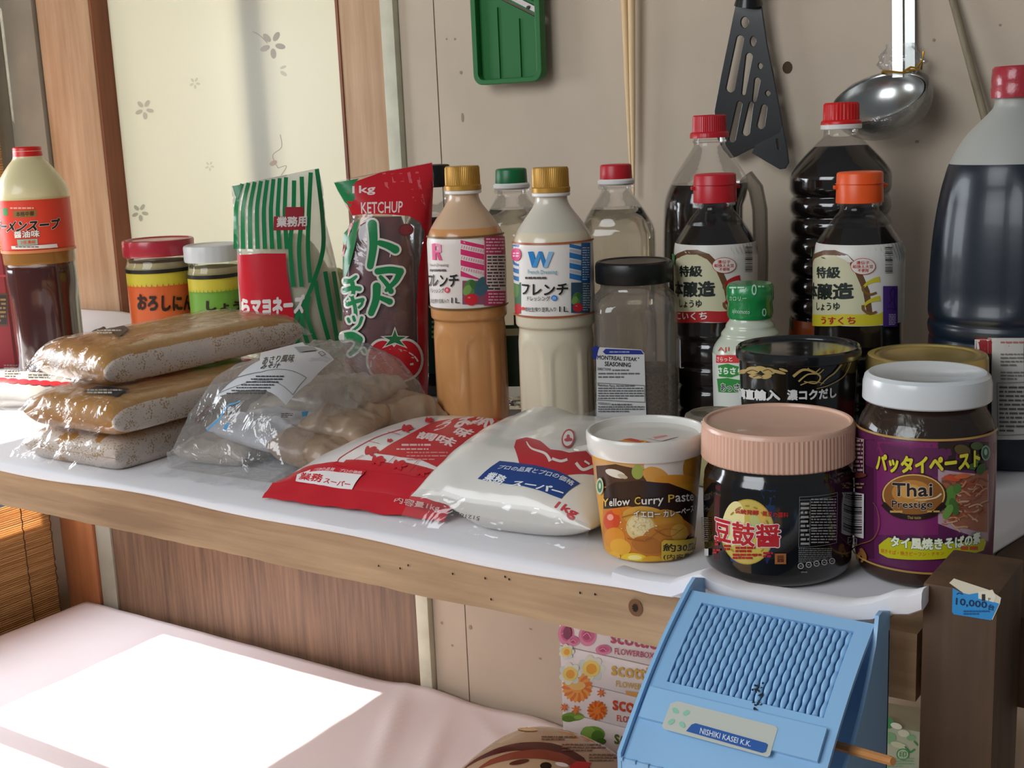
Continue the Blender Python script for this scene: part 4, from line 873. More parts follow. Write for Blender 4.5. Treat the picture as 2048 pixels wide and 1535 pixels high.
# ================================================================== left group
def jar(px, label, R_, H_, lidm, lidr, bc, word, wbox, cat='jar', flare=False, dk=None):
    p = at(*px); rz = facing(p); t = thing('paste_jar', label, cat, p, rz, 'lidded jars of grated paste'); r, h = R_*1000, H_*1000
    lh = 22
    prof = mmp([(0, 3), (0, r*.9), (4, r*.98), (h-lh-22, r*.98), (h-lh-14, r*.97), (h-lh-9, r*.93), (h-lh-5, r*.9), (h-lh-2, r*.93), (h-lh+2, r*.93)])
    body(prof, GLASS, t, 'jar_body'); liquid(prof, H_-.030, pm('pale grated paste', '#c8b48c', .6), t, name='contents')
    b = MB(); b.lathe(mmp([(h-lh, r*.9), (h-lh, lidr), (h-lh+2, lidr+.6), (h-3.5, lidr+.6), (h-1, lidr-.3), (h, lidr-2.5), (h-.4, lidr-5), (h-1.6, lidr-6), (h-1.6, .4)]), 96, (lambda a_, z: 1+.035*max(0, cos(a_-1.75))**12 if z > H_-.012 else 1) if flare else knurl(72, .004)); b.build('lid', lidm, t)
    rf = rat(soft(prof)); a = Art(**on_round(p, rz, rf)); zt = h/1000-.042; band(a, .006, zt, bc, 36, -1.8, 1.8); band(a, zt-.0185, zt, '#c9b93a', 36, -1.8, 1.8)
    for k in range(60): u_ = -1.6+3.2*k/60; a.poly([(u_, zt-.019), (u_+.05, zt-.019), (u_+.03, zt-.0145-.003*((k*7) % 3))], bc, uv=True)
    band(a, zt-.001, zt+.004, '#1f1a14', 36, -1.8, 1.8); a.z = zoomed(0, 280, .456)
    a.text(word, wbox, '#2a1510', .05); a.build('label', t); return t
jar((341, 748), 'red-lidded jar of grated garlic with orange and yellow label', .046, .188, pm('red jar lid', '#a82a38', .3, coat=.3), 46.5, '#d0602e', 'おろしにんにく', [(606, 672), (905, 668), (905, 738), (606, 744)], flare=True)
jar((447, 752), 'white-lidded jar of grated ginger with green and yellow label', .036, .180, pm('white ribbed lid', '#cfd0cf', .35), 37, '#6fa03a', 'しょうが', [(905, 700), (1075, 700), (1075, 745), (905, 748)])

p = at(108, 757); rz = facing(p); t = thing('soup_bottle', 'ramen soup bottle with red cap and orange-red label at the left edge', 'bottle', p, rz)
k = .0463/.0425
prof = [(r*k, z*k*1.135) for r, z in mmp([(0, 2), (0, 33), (2, 38), (7, 41), (90, 42), (122, 42.5), (128, 41.5), (132, 43), (136, 43.3), (204, 43.3), (210, 42.8), (219, 39), (229, 31.5), (238, 24), (243, 18.5), (247, 17.2), (252, 17.2)])]
def pan(a_, z):
    if .02 < z < .13:
        q = abs(((a_+.1)*5/(2*pi)) % 1-.5)*2; return 1-.06*max(0, min(1, (q-.35)/.3))*min(1, (z-.02)/.02, (.13-z)/.02)
    return 1
body(prof, [pm('brown soup in bottle', '#3c1a18', .15, coat=.7), pm('empty cream bottle top', '#d6ca9c', .35, coat=.3), pm('amber soup rim', '#8a5e2a', .2, coat=.6)], t, rmod=pan, mi=lambda z: 1 if z > .2425 else (2 if z > .163 else 0))
ring(.0200*k, .2865, .298, .002).build('neck_ring', WHITEP, t)
capmb(.0178*k, .0170*k, .298, .317).build('cap', REDB, t)
rf = rat(soft(prof)); z1 = zoomed(0, 280, .456); a = Art(**on_round(p, rz, rf), z=z1); zt = a.h((150, 262))[1]; zb = a.h((170, 482))[1]; band(a, zb, zt, '#d5402a')
a.fine(45, 292, 205, 304, 1, '#e6a08a', 3, .6); a.poly([(12, 300), (34, 298), (36, 330), (16, 332)], '#3f8a4a'); a.poly([(57, 310), (162, 306), (160, 336), (62, 340)], '#8a6a34'); a.text('本格中華', [(70, 314), (150, 311), (150, 332), (72, 335)], '#3a1c10', .02)
a.text('ラーメンスープ', [(-5, 350), (262, 340), (262, 388), (-5, 402)], '#1c1412', .05, '#e8d8c4', .03); a.text('醤油味', [(62, 400), (174, 393), (174, 424), (64, 430)], '#e8ddd2', .03, '#3a1a14', .035)
a.poly([(76, 436), (164, 432), (166, 458), (80, 462)], '#8fae98'); a.text('2倍濃縮', [(92, 440), (156, 437), (156, 454), (92, 457)], '#d0451f', .02); a.poly([(52, 464), (248, 454), (252, 470), (54, 478)], '#dcd6cc'); a.fine(70, 464, 215, 472, 1, '#3a2a24', 5, .5)
band(a, zt, zt+.0012, '#c9a86a'); band(a, zb-.004, zb, '#c97a4a'); a.build('label', t)

p = at(8, 736); rz = .55; t = thing('red_carton', 'dark red carton cut off by the left edge', 'carton', p, rz)
b = MB(); b.box((-.10, 0, 0), (.017, .09, .165), bev=.001); b.build('carton_body', pm('dark red card', '#8c1f26', .5), t)
a = Art(**on_plane(p, rz, (0, 0, 0), (1, 0, 0), (0, 0, 1)), z=z1); a.rect(-30, 672, 34, 815, '#4a3420'); a.rect(-26, 680, 30, 807, '#2e2016'); a.fine(-20, 690, 26, 800, 6, '#8a6a3a', 3, .5); a.rect(-40, 590, 48, 600, '#a83038'); a.build('print', t)

# ================================================================== lying bags
def lying(W, L, H, zs, ax=5, ay=4, pa=.5, pb=.5, wr=.0, seed=0, tilt=(0, 0), fl=0, tw=0, lump=0):
    def prof_(x, y):
        u = min(1, abs(2*x/W)); v = min(1, abs(2*y/L)); return (1-u**ax)**pa*(1-v**ay)**pb
    def zf(x, y):
        h = prof_(x, y); zz = zs+(H-zs)*h
        if lump: zz += lump*h*noise.noise(Vector((x*22, y*22, seed)))
        if wr: zz += wr*(noise.noise(Vector((x*55, y*55, seed)))+.6*abs(noise.noise(Vector((x*90+y*20, y*40, seed+3)))))*(1-.6*h)
        return max(zz+tilt[0]*x+tilt[1]*y, zs*.5)
    def zb(x, y):
        h = prof_(x, y); return max(.0, zs*(1-min(1, h*1.6)))+tilt[0]*x+tilt[1]*y
    return zf, zb, prof_
def crease(x, y, k, seed):
    """sharp folds of crumpled film, 0..1"""
    a_ = 1-abs(noise.noise(Vector((x*k, y*k*.7, seed)))*2); b_ = 1-abs(noise.noise(Vector((x*k*1.9+y*12, y*k*1.5, seed+5)))*2)
    return max(0, a_)**3*.65+max(0, b_)**3*.35
def bag_mesh(W, L, zf, zb, nx=44, ny=60, mi=None, fl=(0, 0), drop=.3, ragged=0, zs=.01):
    xs = [-W/2*cos(pi*i/nx) for i in range(nx+1)]; ys = [-L/2*cos(pi*j/ny) for j in range(ny+1)]
    b = MB(); top = [(x, y, zf(x, y)) for x in xs for y in ys]; bot = [(x, y, min(zb(x, y), zf(x, y)-.0004)) for x in xs for y in ys]; N = ny+1
    q = [(i*N+j, (i+1)*N+j, (i+1)*N+j+1, i*N+j+1) for i in range(nx) for j in range(ny)]
    mi_ = [mi((xs[k//ny]+xs[k//ny+1])/2, (ys[k % ny]+ys[k % ny+1])/2) if mi else 0 for k in range(nx*ny)]
    b.v = [Vector(v) for v in top]; b.f = q[:]; b.m = mi_[:]; b.add(bot, [f[::-1] for f in q]); b.m[len(q):] = mi_
    M = len(top)
    for j in range(ny): b.f += [(j, j+1, j+1+M, j+M), (nx*N+j+1, nx*N+j, nx*N+j+M, nx*N+j+1+M)]; b.m += [mi_[j], mi_[-1]]
    for i in range(nx): b.f += [((i+1)*N, i*N, i*N+M, (i+1)*N+M), (i*N+ny, (i+1)*N+ny, (i+1)*N+ny+M, i*N+ny+M)]; b.m += [0, 0]
    return b
def flap(b, W, y0, dy, zf, z_end, n=28, seed=0, amp=.004, w2=.95, rag=.004):
    """sealed end of a bag: a thin crinkled strip"""
    v = []; K = 5
    for i in range(n+1):
        s = i/n*2-1
        for k in range(K):
            f_ = k/(K-1); x = s*W/2*(1+(w2-1)*f_); y = y0+dy*f_*(1+rag/abs(dy)*noise.noise(Vector((s*3, seed, 0))))
            z = zf(s*W/2*.97, y0*.985)*(1-f_)+z_end*f_+amp*f_*noise.noise(Vector((s*4.2, f_*2, seed)))
            v.append((x, y, max(z, .0006)))
    fs = [(i*K+k, (i+1)*K+k, (i+1)*K+k+1, i*K+k+1) for i in range(n) for k in range(K-1)]
    if dy < 0: fs = [f[::-1] for f in fs]
    return b.add(v, fs)
# ---- miso bags
m, n_, l_ = setup('miso print paper'); bs = n_['Principled BSDF']; bs.inputs['Roughness'].default_value = .3; bs.inputs['Coat Weight'].default_value = .5
tc = n_.new('ShaderNodeTexCoord'); vo = n_.new('ShaderNodeTexVoronoi'); vo.inputs['Scale'].default_value = 420; nz = n_.new('ShaderNodeTexNoise'); nz.inputs['Scale'].default_value = 75
l_.new(tc.outputs['Object'], vo.inputs[0]); l_.new(tc.outputs['Object'], nz.inputs[0])
ml = n_.new('ShaderNodeMath'); ml.operation = 'MULTIPLY_ADD'; ml.inputs[1].default_value = -1.1; l_.new(nz.outputs[0], ml.inputs[0]); l_.new(vo.outputs['Distance'], ml.inputs[2])
rp = n_.new('ShaderNodeValToRGB'); e = rp.color_ramp.elements; e[0].position = .0; e[1].position = .06; e[0].color = lin('#b0935f'); e[1].color = lin('#e0d2c6')
ad = n_.new('ShaderNodeMath'); ad.inputs[1].default_value = .30; l_.new(ml.outputs[0], ad.inputs[0]); l_.new(ad.outputs[0], rp.inputs[0]); l_.new(rp.outputs[0], bs.inputs['Base Color']); MISOP = m
MISO = pm('golden miso', '#b98231', .32, coat=.6, var=.12, vscale=25, bump=.2, bscale=40)
def miso(pos, rz, label, W, L, H, zs, tilt, seed, words, plate):
    t = thing('miso_bag', label, 'bag', pos, rz, 'stacked miso bags'); p = pos
    zf, zb, pf = lying(W, L, H, zs, 8, 9, .40, .5, .0014, seed, tilt)
    def mi(x, y):
        u = 2*x/W; v = 2*y/L; edge = .955+.02*noise.noise(Vector((y*30, seed, 0)))
        if seed == 3: return 1 if (u > .7 or v < -.2 and noise.noise(Vector((x*30, y*30, 1))) > -.25) else 0
        return 1 if (u > edge or (v < -.95 and -.75 < u < .55 and noise.noise(Vector((x*20, seed, 1))) > .1)) else 0
    bag_mesh(W, L, zf, zb, 60, 70, mi).build('miso_block', [MISO, MISOP], t, 60)
    z2 = lambda x, y: zf(x, y)+.0012
    b = bag_mesh(W*1.012, L*1.015, lambda x, y: zf(x/1.012, y/1.015)+.0010+.0034*crease(x, y, 34, seed+7)*(.25+.75*min(1, abs(2*y/L)**3+abs(2*x/W)**6)), lambda x, y: zb(x/1.012, y/1.015)+.0001, 80, 110)
    flap(b, W, -L/2, -.022, z2, zs*.5+tilt[1]*-L/2, 30, seed, .010); flap(b, W, L/2, .018, z2, zs*.5+tilt[1]*L/2, 30, seed+1, .008)
    b.build('wrapper', MISOWRAP, t, 80)
    z8 = zoomed(0, 600, .390625); a = Art(**on_top(p, rz, lambda x, y: zf(x, y)+.0014), z=z8)
    if plate:
        a.poly(plate, '#1f2326'); a.fine(min(q[0] for q in plate)+26, min(q[1] for q in plate)+14, max(q[0] for q in plate)-40, max(q[1] for q in plate)-14, 2, '#c9c4b8', 3, .6)
        a.build('printed_plate', t)
    return t, zf
c0 = Vector((-1.048, .895, 0))
miso((-1.064, .893, .0), .01, 'lowest miso bag of the stack of three, its front end printed', .142, .262, .0335, .014, (0, 0), 3, None, None)
miso((-1.050, .885, .0385), .0, 'middle miso bag of the stack of three', .142, .258, .0335, .013, (0, .0), 2, None, [(420, 470), (500, 440), (665, 455), (600, 495)])
miso((-1.094, .935, .077), -.12, 'topmost miso bag of the stack of three, lying askew', .142, .258, .037, .014, (.0, .02), 1, None, [(470, 160), (530, 135), (660, 148), (610, 188)])

# ---- bag of clam miso soup sachets
p = Vector((-.888, .930, 0)); rz = .05; t = thing('soup_bag', 'crinkled clear bag of brown soup sachets with a white label on top', 'bag', p, rz)
W, L, H = .146, .250, .094
zf, zb, pf = lying(W, L, H, .012, 3.4, 4.5, .6, .5, .004, 5, lump=.008); zs_, _, _ = lying(W, L, H+.004, .012, 3.4, 4.5, .6, .5)
SACH = [pm('brown sachet', '#a48a72', .45, coat=.3, var=.2, vscale=30, bump=.3, bscale=60), pm('grey brown sachet', '#b0a396', .4, coat=.4, var=.2, vscale=26, bump=.3, bscale=60), pm('pale printed sachet', '#c3c3c8', .35, coat=.5, var=.25, vscale=40)]
rnd = random.Random(21)
for i, (x, y, z0, w_, l2, h_, an, tl, mi) in enumerate(((.055, -.035, .004, .085, .13, .030, .25, .30, 0), (.045, .055, .004, .09, .12, .040, -.3, .1, 0), (-.045, -.05, .002, .085, .12, .024, .1, 0, 1), (-.04, .05, .003, .09, .12, .045, -.1, 0, 1), (.0, -.045, .022, .10, .11, .022, -.1, .1, 2), (.005, .04, .036, .11, .12, .026, .15, 0, 1), (.058, -.01, .024, .07, .11, .024, .35, .2, 0))):
    sf0, sb, _ = lying(w_, l2, h_, h_*.4, 4, 6, .5, .5, .002, i+30); sf = lambda x, y, sf0=sf0, i=i: sf0(x, y)+.007*crease(x, y, 30, i*3.1)-.003
    b = bag_mesh(w_, l2, sf, sb, 44, 56); R = Matrix.Translation((x, y, z0)) @ Matrix.Rotation(an, 4, 'Z') @ Matrix.Rotation(tl, 4, 'Y'); b.v = [R @ q for q in b.v]
    for q in b.v: q.z = max(q.z, .0015)
    b.build('sachet', SACH[mi], t, 60)
z2 = lambda x, y: zf(x, y)+.003+.0065*crease(x, y, 24, 9)
b = bag_mesh(W*1.04, L*1.03, z2, lambda x, y: .0003, 110, 130); flap(b, W, -L/2*1.02, -.030, lambda x, y: .012, .003, 40, 4, .010, 1.0, .008); flap(b, W, L/2*1.02, .02, lambda x, y: .02, .02, 30, 6, .01)
b.build('clear_bag', WRAP, t, 80)
z8 = zoomed(0, 600, .390625); zl = lambda x, y: zs_(x, y)+.006
a = Art(**on_top(p, rz, zl), z=z8)
a.poly([(1425, 236), (1560, 230), (1710, 305), (1590, 420), (1465, 540), (1100, 500), (1210, 400), (1330, 310)], '#c9c9cb')
BK = '#26272a'; a.text('あさり風味', [(1352, 292), (1515, 278), (1500, 322), (1340, 336)], BK, .03); a.text('みそ汁', [(1344, 330), (1442, 322), (1428, 350), (1330, 358)], BK, .03)
for q in (((1330, 372), (1570, 400)), ((1570, 400), (1500, 488)), ((1500, 488), (1120, 480)), ((1120, 480), (1210, 400)), ((1210, 400), (1330, 372))): a.line(q, 3, '#6a6b6e')
for i in range(7): yy = 388+i*15; xo = 1310-i*25; a.fine(xo, yy, xo+240+i*12, yy+12, 1, '#3f4043', i, .55)
a.poly([(1505, 246), (1600, 240), (1625, 262), (1535, 272)], '#8d8b8a'); a.line([(1630, 275), (1650, 268), (1668, 285), (1648, 293), (1630, 275)], 3, '#3a3a3c')
a.build('label', t)
a = Art(**on_top(p, rz, z2), z=z8); BL = '#4a9ac9'
a.line([(1230, 515), (1130, 600), (1060, 670)], 9, BL); a.line([(1170, 632), (1150, 665)], 16, BL); a.poly([(1545, 575), (1580, 572), (1572, 595), (1548, 600)], BL)
a.text('あさり', [(1075, 530), (1110, 530), (1030, 640), (990, 640)], '#5a4440', .04); a.fine(1440, 580, 1500, 605, 3, '#5a4440', 2, .5); a.build('bag_print', t)

# ---- red and white seasoning bag
z8b = zoomed(540, 820, .3418); RB = '#c5202e'; WB = '#e6dfdc'
p = Vector((-.709, .902, 0)); rz = .09; t = thing('seasoning_bag', 'red and white seasoning bag lying flat, partly under the white sugar bag', 'bag', p, rz)
W, L, H = .192, .236, .042; zf, zb, pf = lying(W, L, H, .010, 2.6, 3.2, .75, .75, .0012, 12)
M1 = pm('white bag plastic', WB, .28, coat=.5, bump=.25, bscale=28); M2 = pm('red bag plastic', RB, .28, coat=.5, bump=.25, bscale=28)
b = bag_mesh(W, L, zf, zb, 44, 60, lambda x, y: 1 if y < -L/2+.031+.016*(x/W) else 0)
b.build('bag_body', [M1, M2], t, 60)
b = MB(); flap(b, W*.99, -L/2*.995, -.016, zf, .002, 36, 3, .003, 1.0, .002); b.build('end_seam', M2, t, 60); b = MB(); flap(b, W*.99, L/2*.995, .006, zf, .012, 36, 3, .003); b.build('end_seam', M1, t, 60)
a = Art(**on_top(p, rz, zf), z=z8b)
for q in ([(395, 300), (430, 265), (620, 160), (830, 95)], [(395, 300), (420, 325), (1010, 405), (1080, 360)], [(1080, 360), (1250, 200), (1400, 120)], [(395, 300), (405, 310)]): a.curve(q, 5, RB)
a.poly([(625, 255), (800, 150), (960, 70), (1160, 42), (1340, 50), (1420, 65), (1300, 110), (1180, 200), (1110, 290), (1060, 330), (980, 335), (880, 290), (760, 275)], RB)
a.text('うま味', [(1000, 78), (1370, 60), (1300, 105), (930, 128)], '#eedbd8', .04); a.text('調味', [(880, 125), (1110, 175), (1060, 222), (850, 165)], '#eedbd8', .03); a.text('味', [(1110, 98), (1220, 125), (1130, 165), (1060, 140)], '#eedbd8', .04); a.text('料', [(1190, 60), (1280, 70), (1230, 92), (1150, 85)], '#eedbd8', .03)
a.fine(770, 195, 1060, 215, 1, '#e3b9b6', 2, .6); a.fine(740, 220, 1050, 240, 1, '#e3b9b6', 3, .4); a.fine(800, 240, 1040, 300, 3, '#d98f8c', 4, .35)
for cx, cy, r in ((590, 240, 50), (700, 180, 20), (630, 295, 48), (755, 322, 50), (890, 362, 46), (800, 110, 40), (1120, 250, 34), (1350, 135, 50), (1520, 105, 40), (930, 65, 30)):
    for k in range(4): a.ell(cx+r*.45*cos(k*1.7), cy+r*.2*sin(k*1.7), r*.55, r*.26, RB, 12, k*.9)
for q in (((545, 270), (490, 300)), ((730, 280), (680, 330)), ((870, 300), (810, 360)), ((640, 205), (570, 190)), ((760, 150), (690, 135)), ((1000, 320), (960, 400)), ((1170, 210), (1240, 230)), ((1260, 140), (1340, 160))): a.line(q, 3, RB)
a.poly([(160, 385), (245, 355), (560, 365), (480, 475), (300, 450), (150, 425)], WB); a.poly([(245, 345), (560, 362), (545, 388), (225, 370)], RB); a.text('プロの品質とプロの価格', [(262, 350), (545, 368), (535, 384), (245, 367)], '#ecd6d4', .01)
a.text('業務', [(185, 372), (320, 388), (300, 435), (165, 415)], '#c2202c', .03); a.text('スーパー', [(325, 405), (478, 430), (465, 462), (310, 435)], '#c2202c', .03); a.text('内容量1kg', [(735, 508), (1000, 565), (985, 612), (722, 552)], '#ecc9c6', .02)
a.build('bag_print', t)
# ---- white sugar bag leaning on it
p = Vector((-.552, .884, 0)); rz = .08; t = thing('sugar_bag', 'white 1kg bag with blue strip, resting half on the red bag', 'bag', p, rz)
W, L, H = .162, .228, .060
zf0, zb0, pf = lying(W, L, H, .016, 2.8, 4.0, .7, .55, .0016, 17)
def raise_(x, y): u = max(0, min(1, (-x-.015)/.06)); return .038*u*u*(3-2*u)*(.4+.6*max(0, min(1, (y+.12)/.1)))
zf = lambda x, y: zf0(x, y)+raise_(x, y)*.55; zb = lambda x, y: zb0(x, y)+raise_(x, y)
SUG = pm('white sugar bag plastic', '#dcd8d0', .25, coat=.6, bump=.3, bscale=26)
b = bag_mesh(W, L, zf, zb, 44, 56); b.build('bag_body', SUG, t, 60)
b = MB(); flap(b, W, -L/2*.99, -.018, zf, .006, 36, 8, .004, 1.02, .004); b.build('clear_end', CLEARBAG, t, 80); b = MB(); flap(b, W, L/2*.98, .016, zf, .045, 30, 9, .008, .9); b.build('clear_end', CLEARBAG, t, 80)
a = Art(**on_top(p, rz, zf), z=z8b)
a.poly([(1428, 215), (1440, 175), (1500, 160), (1580, 180), (1640, 230), (1750, 250), (1850, 240), (1895, 290), (1895, 380), (1700, 390), (1560, 385), (1490, 370), (1460, 320)], '#b81f2e')
a.curve([(1500, 185), (1530, 225), (1610, 255), (1640, 300)], [6, 20], '#e6ddd8'); a.curve([(1650, 285), (1700, 300), (1740, 290)], 16, '#e6ddd8'); a.curve([(1790, 310), (1830, 350), (1890, 330)], 18, '#e6ddd8'); a.curve([(1840, 300), (1870, 320)], 12, '#e6ddd8')
a.poly([(1345, 300), (1815, 432), (1705, 522), (1215, 405)], '#23407e'); a.text('プロの品質とプロの価格', [(1350, 325), (1788, 425), (1768, 450), (1325, 350)], '#cdd3de', .02); a.text('業務', [(1290, 365), (1395, 395), (1350, 445), (1240, 415)], '#e3e5e8', .03); a.text('スーパー', [(1430, 418), (1735, 478), (1700, 508), (1400, 450)], '#e3e5e8', .04)
a.text('1kg', [(1690, 540), (1815, 598), (1775, 660), (1652, 590)], '#c23a40', .04); a.text('5121820', [(1225, 655), (1062, 612), (1068, 590), (1230, 628)], '#4a4846', .01)
a.ell(1745, 172, 38, 56, '#b8404a', 24, .2); a.ell(1745, 172, 30, 46, '#e0d6d2', 24, .2); a.ell(1745, 165, 10, 16, '#b8404a', 12); a.ell(1738, 182, 16, 10, '#b8404a', 12); a.ell(1755, 180, 14, 10, '#b8404a', 12)
a.build('bag_print', t)
# ---- stock bag at the left edge
p = Vector((-1.450, .930, 0)); rz = .33; t = thing('stock_bag', 'pale bag with scalloped red border lying at the left edge beyond the miso bags', 'bag', p, rz)
W, L, H = .25, .105, .034; zf, zb, pf = lying(W, L, H, .008, 3, 3.4, .6, .7, .002, 23)
m = pm('pale stock bag', '#b9b3ad', .35, coat=.4, bump=.4, bscale=30); b = bag_mesh(W, L, zf, zb, 36, 50); b.build('bag_body', m, t, 60); b = MB(); flap(b, W, -L/2, -.022, zf, .003, 30, 5, .006); b.build('clear_end', WRAP, t, 80)
a = Art(**on_top(p, rz, zf), z=z8)
for i in range(7): x = 10+i*55; y = 410+i*4; a.ell(x, y, 34, 14, RB, 14)
a.poly([(110, 335), (240, 300), (270, 330), (130, 368)], '#b8202c'); a.text('国産', [(128, 340), (240, 312), (250, 330), (140, 358)], '#e8d8d4', .04); a.fine(20, 330, 100, 395, 5, '#8a8782', 4, .5); a.fine(140, 375, 330, 400, 2, '#8a8782', 5, .5)
a.poly([(-60, 250), (140, 240), (160, 275), (-60, 310)], '#8e3a34'); a.ell(40, 270, 60, 14, '#c98a7a', 14, -.1); a.build('bag_print', t)

# ================================================================== standing bags
def standing(p, rz, left, right, zz, depth, nv=70, nt=40, ztop=None):
    """outline points (photo) of the two side edges, bottom to top -> sheet functions"""
    def H_(q):
        o, d = local_ray(p, rz, *zz(*q)); t_ = -o.y/d.y; r = o+d*t_; return r.z, r.x
    L = [H_(q) for q in left]; R = [H_(q) for q in right]
    L[0] = (0, L[0][1]); R[0] = (0, R[0][1])
    def lerp(P, v):
        q = v*(len(P)-1); i = min(int(q), len(P)-2); f_ = q-i; return tuple(P[i][k]*(1-f_)+P[i+1][k]*f_ for k in (0, 1))
    def byz(P, z):
        if z <= P[0][0]: return P[0][1]
        for (a_, xa), (b_, xb) in zip(P, P[1:]):
            if z <= b_ and b_ > a_: return xa+(xb-xa)*(z-a_)/(b_-a_)
        return P[-1][1]
    zm = (L[-1][0]+R[-1][0])/2
    def yf(x, z):
        a_, b_ = byz(L, z), byz(R, z); s = max(-1, min(1, (x-a_)/(b_-a_ or 1e-6)*2-1)); return -depth(z/zm)*(1-abs(s)**2.6)**.6
    def mesh():
        b = MB(); F_ = []; B_ = []
        for i in range(nv+1):
            v = i/nv; zl, xl = lerp(L, v); zr, xr = lerp(R, v)
            for j in range(nt+1):
                s = j/nt*2-1; f_ = j/nt; x = xl+(xr-xl)*f_; z = zl+(zr-zl)*f_
                y = depth(z/zm)*(1-abs(s)**2.6)**.6+.0006*(1-abs(s)); F_.append((x, -y, z)); B_.append((x, y, z))
        N = nt+1; q = [(i*N+j, i*N+j+1, (i+1)*N+j+1, (i+1)*N+j) for i in range(nv) for j in range(nt)]
        b.add(F_, q); b.add(B_, [f[::-1] for f in q]); M = len(F_)
        b.f += [(j, j+M, j+1+M, j+1) for j in range(nt)]; b.f += [(nv*N+j+1, nv*N+j+1+M, nv*N+j+M, nv*N+j) for j in range(nt)]
        for i in range(nv): b.f += [((i+1)*N, (i+1)*N+M, i*N+M, i*N), (i*N+nt, i*N+nt+M, (i+1)*N+nt+M, (i+1)*N+nt)]
        b.m = [0]*len(b.f); return b
    return yf, mesh
z2v = zoomed(440, 300, .3779); GS = '#1f7f4a'
p = at(578, 768); rz = facing(p); t = thing('mayonnaise_bag', 'green striped mayonnaise bag standing before the frosted door', 'bag', p, rz)
dp = lambda v: .030*max(0, 1-max(0, v)**2.2)**.6+.0006
yf, mesh = standing(p, rz, [(110, 1240), (110, 1000), (105, 860), (95, 700), (90, 540), (75, 360), (60, 190)], [(690, 1240), (665, 1040), (645, 760), (605, 560), (560, 380), (545, 200), (522, 95)], z2v, dp)
mesh().build('printed_bag', film('mayonnaise bag film', haze=.40, gloss=.25, rough=.12, bump=.9, bscale=26, hazecol='#f4f8f0'), t, 70)
dp2 = lambda v: .027*max(0, 1-max(0, v)**3)**.5
yf2, mesh2 = standing(p, rz, [(125, 1240), (125, 1000), (120, 800), (130, 640), (250, 500), (330, 440)], [(675, 1240), (655, 1040), (630, 780), (585, 640), (500, 500), (440, 440)], z2v, dp2)
mesh2().build('mayonnaise_pouch', pm('pale mayonnaise', '#eadcab', .35, coat=.4), t, 70)
a = Art(**on_front(p, rz, yf), z=z2v, base=.0022)
for k in range(8):
    x0 = 118+33*k; a.curve([(x0, 178-5*k), (x0-26+3*k, 270), (x0-34+4*k, 350), (x0-34+5.5*k, 522)], [21, 24], GS, 5)
a.poly([(66, 190), (120, 180), (95, 260), (80, 240)], GS)
for q in ([(392, 160), (388, 340), (372, 500), (388, 722)], [(432, 140), (435, 330), (418, 520), (432, 722)], [(480, 118), (470, 330), (465, 520), (478, 700)], [(512, 100), (540, 330), (545, 520), (500, 680), (455, 790), (400, 905), (412, 1030)], [(505, 690), (530, 830), (585, 1040)], [(470, 770), (462, 880), (520, 1040)], [(432, 860), (440, 940), (470, 1040)], [(556, 640), (580, 780), (628, 1040)], [(600, 640), (620, 760), (645, 900)]): a.curve(q, 23, GS, 6)
a.poly([(92, 552), (220, 545), (348, 545), (352, 640), (375, 770), (392, 880), (386, 1040), (300, 1060), (150, 1060), (118, 1000), (112, 830), (98, 680)], '#c8202e')
a.poly([(285, 350), (345, 350), (345, 300), (442, 300), (442, 350), (458, 350), (452, 420), (283, 424)], '#a3303a'); a.text('業務用', [(300, 352), (462, 345), (460, 402), (298, 408)], '#e6dcd6', .04)
a.text('らマヨネーズ', [(108, 775), (450, 758), (445, 862), (115, 868)], '#e9dfda', .07); a.build('bag_print', t, rough=.25)
# small jar behind
q = at(662, 738); t = thing('paste_jar', 'small jar with green and yellow top seen between mayonnaise and ketchup bags', 'jar', q, facing(q))
b = MB(); b.lathe(soft(mmp([(0, 2), (0, 26), (3, 29), (100, 29), (108, 27), (112, 25), (120, 25)]))); b.build('jar_body', pm('brown pink label', '#8a6a5c', .35, coat=.4), t)
b = MB(); b.lathe(mmp([(104, 26), (104, 30), (128, 30), (134, 28), (138, 22), (140, .4)]), 64); b.build('lid', pm('green yellow lid', '#a3b06a', .4, var=.4, vscale=60), t)

p = at(792, 813); rz = facing(p); t = thing('ketchup_bag', 'red ketchup bag with green lettering and a tomato, standing', 'bag', p, rz)
dp = lambda v: .030*max(0, 1-max(0, v)**2.6)**.6+.0006
yf, mesh = standing(p, rz, [(655, 1440), (652, 1200), (648, 1000), (645, 760), (650, 560), (668, 440), (700, 350), (655, 275), (622, 215), (600, 168)], [(1100, 1440), (1105, 1200), (1102, 1000), (1102, 800), (1105, 600), (1115, 420), (1122, 300), (1128, 200), (1132, 130), (1120, 60)], z2v, dp)
mesh().build('printed_bag', film('ketchup bag film', haze=.06, gloss=.2, rough=.1, bump=.8, bscale=26), t, 70)
yf2, mesh2 = standing(p, rz, [(665, 1440), (662, 1100), (658, 760), (670, 560), (740, 400), (790, 350)], [(1050, 1440), (1045, 1100), (1040, 760), (1030, 560), (985, 420), (960, 350)], z2v, lambda v: .027*max(0, 1-max(0, v)**4)**.5)
mesh2().build('ketchup_pouch', pm('dark ketchup', '#6a2f33', .35, coat=.5, var=.15, vscale=20), t, 70)
a = Art(**on_front(p, rz, yf), z=z2v, base=.0022); RK = '#c3202c'
a.poly([(682, 178), (760, 150), (850, 118), (1000, 90), (1122, 66), (1128, 200), (1118, 420), (1104, 640), (1100, 1000), (1100, 1436), (1058, 1436), (1050, 1100), (1042, 800), (1052, 620), (1085, 440), (1060, 380), (1000, 348), (880, 338), (770, 336), (700, 345), (665, 270)], RK)
for i in range(5):
    x = 860+i*42; a.poly([(x, 122-i*8), (x+16, 118-i*8), (x+34+i*6, 205+i*22), (x+14+i*6, 190+i*20)], '#d8616a')
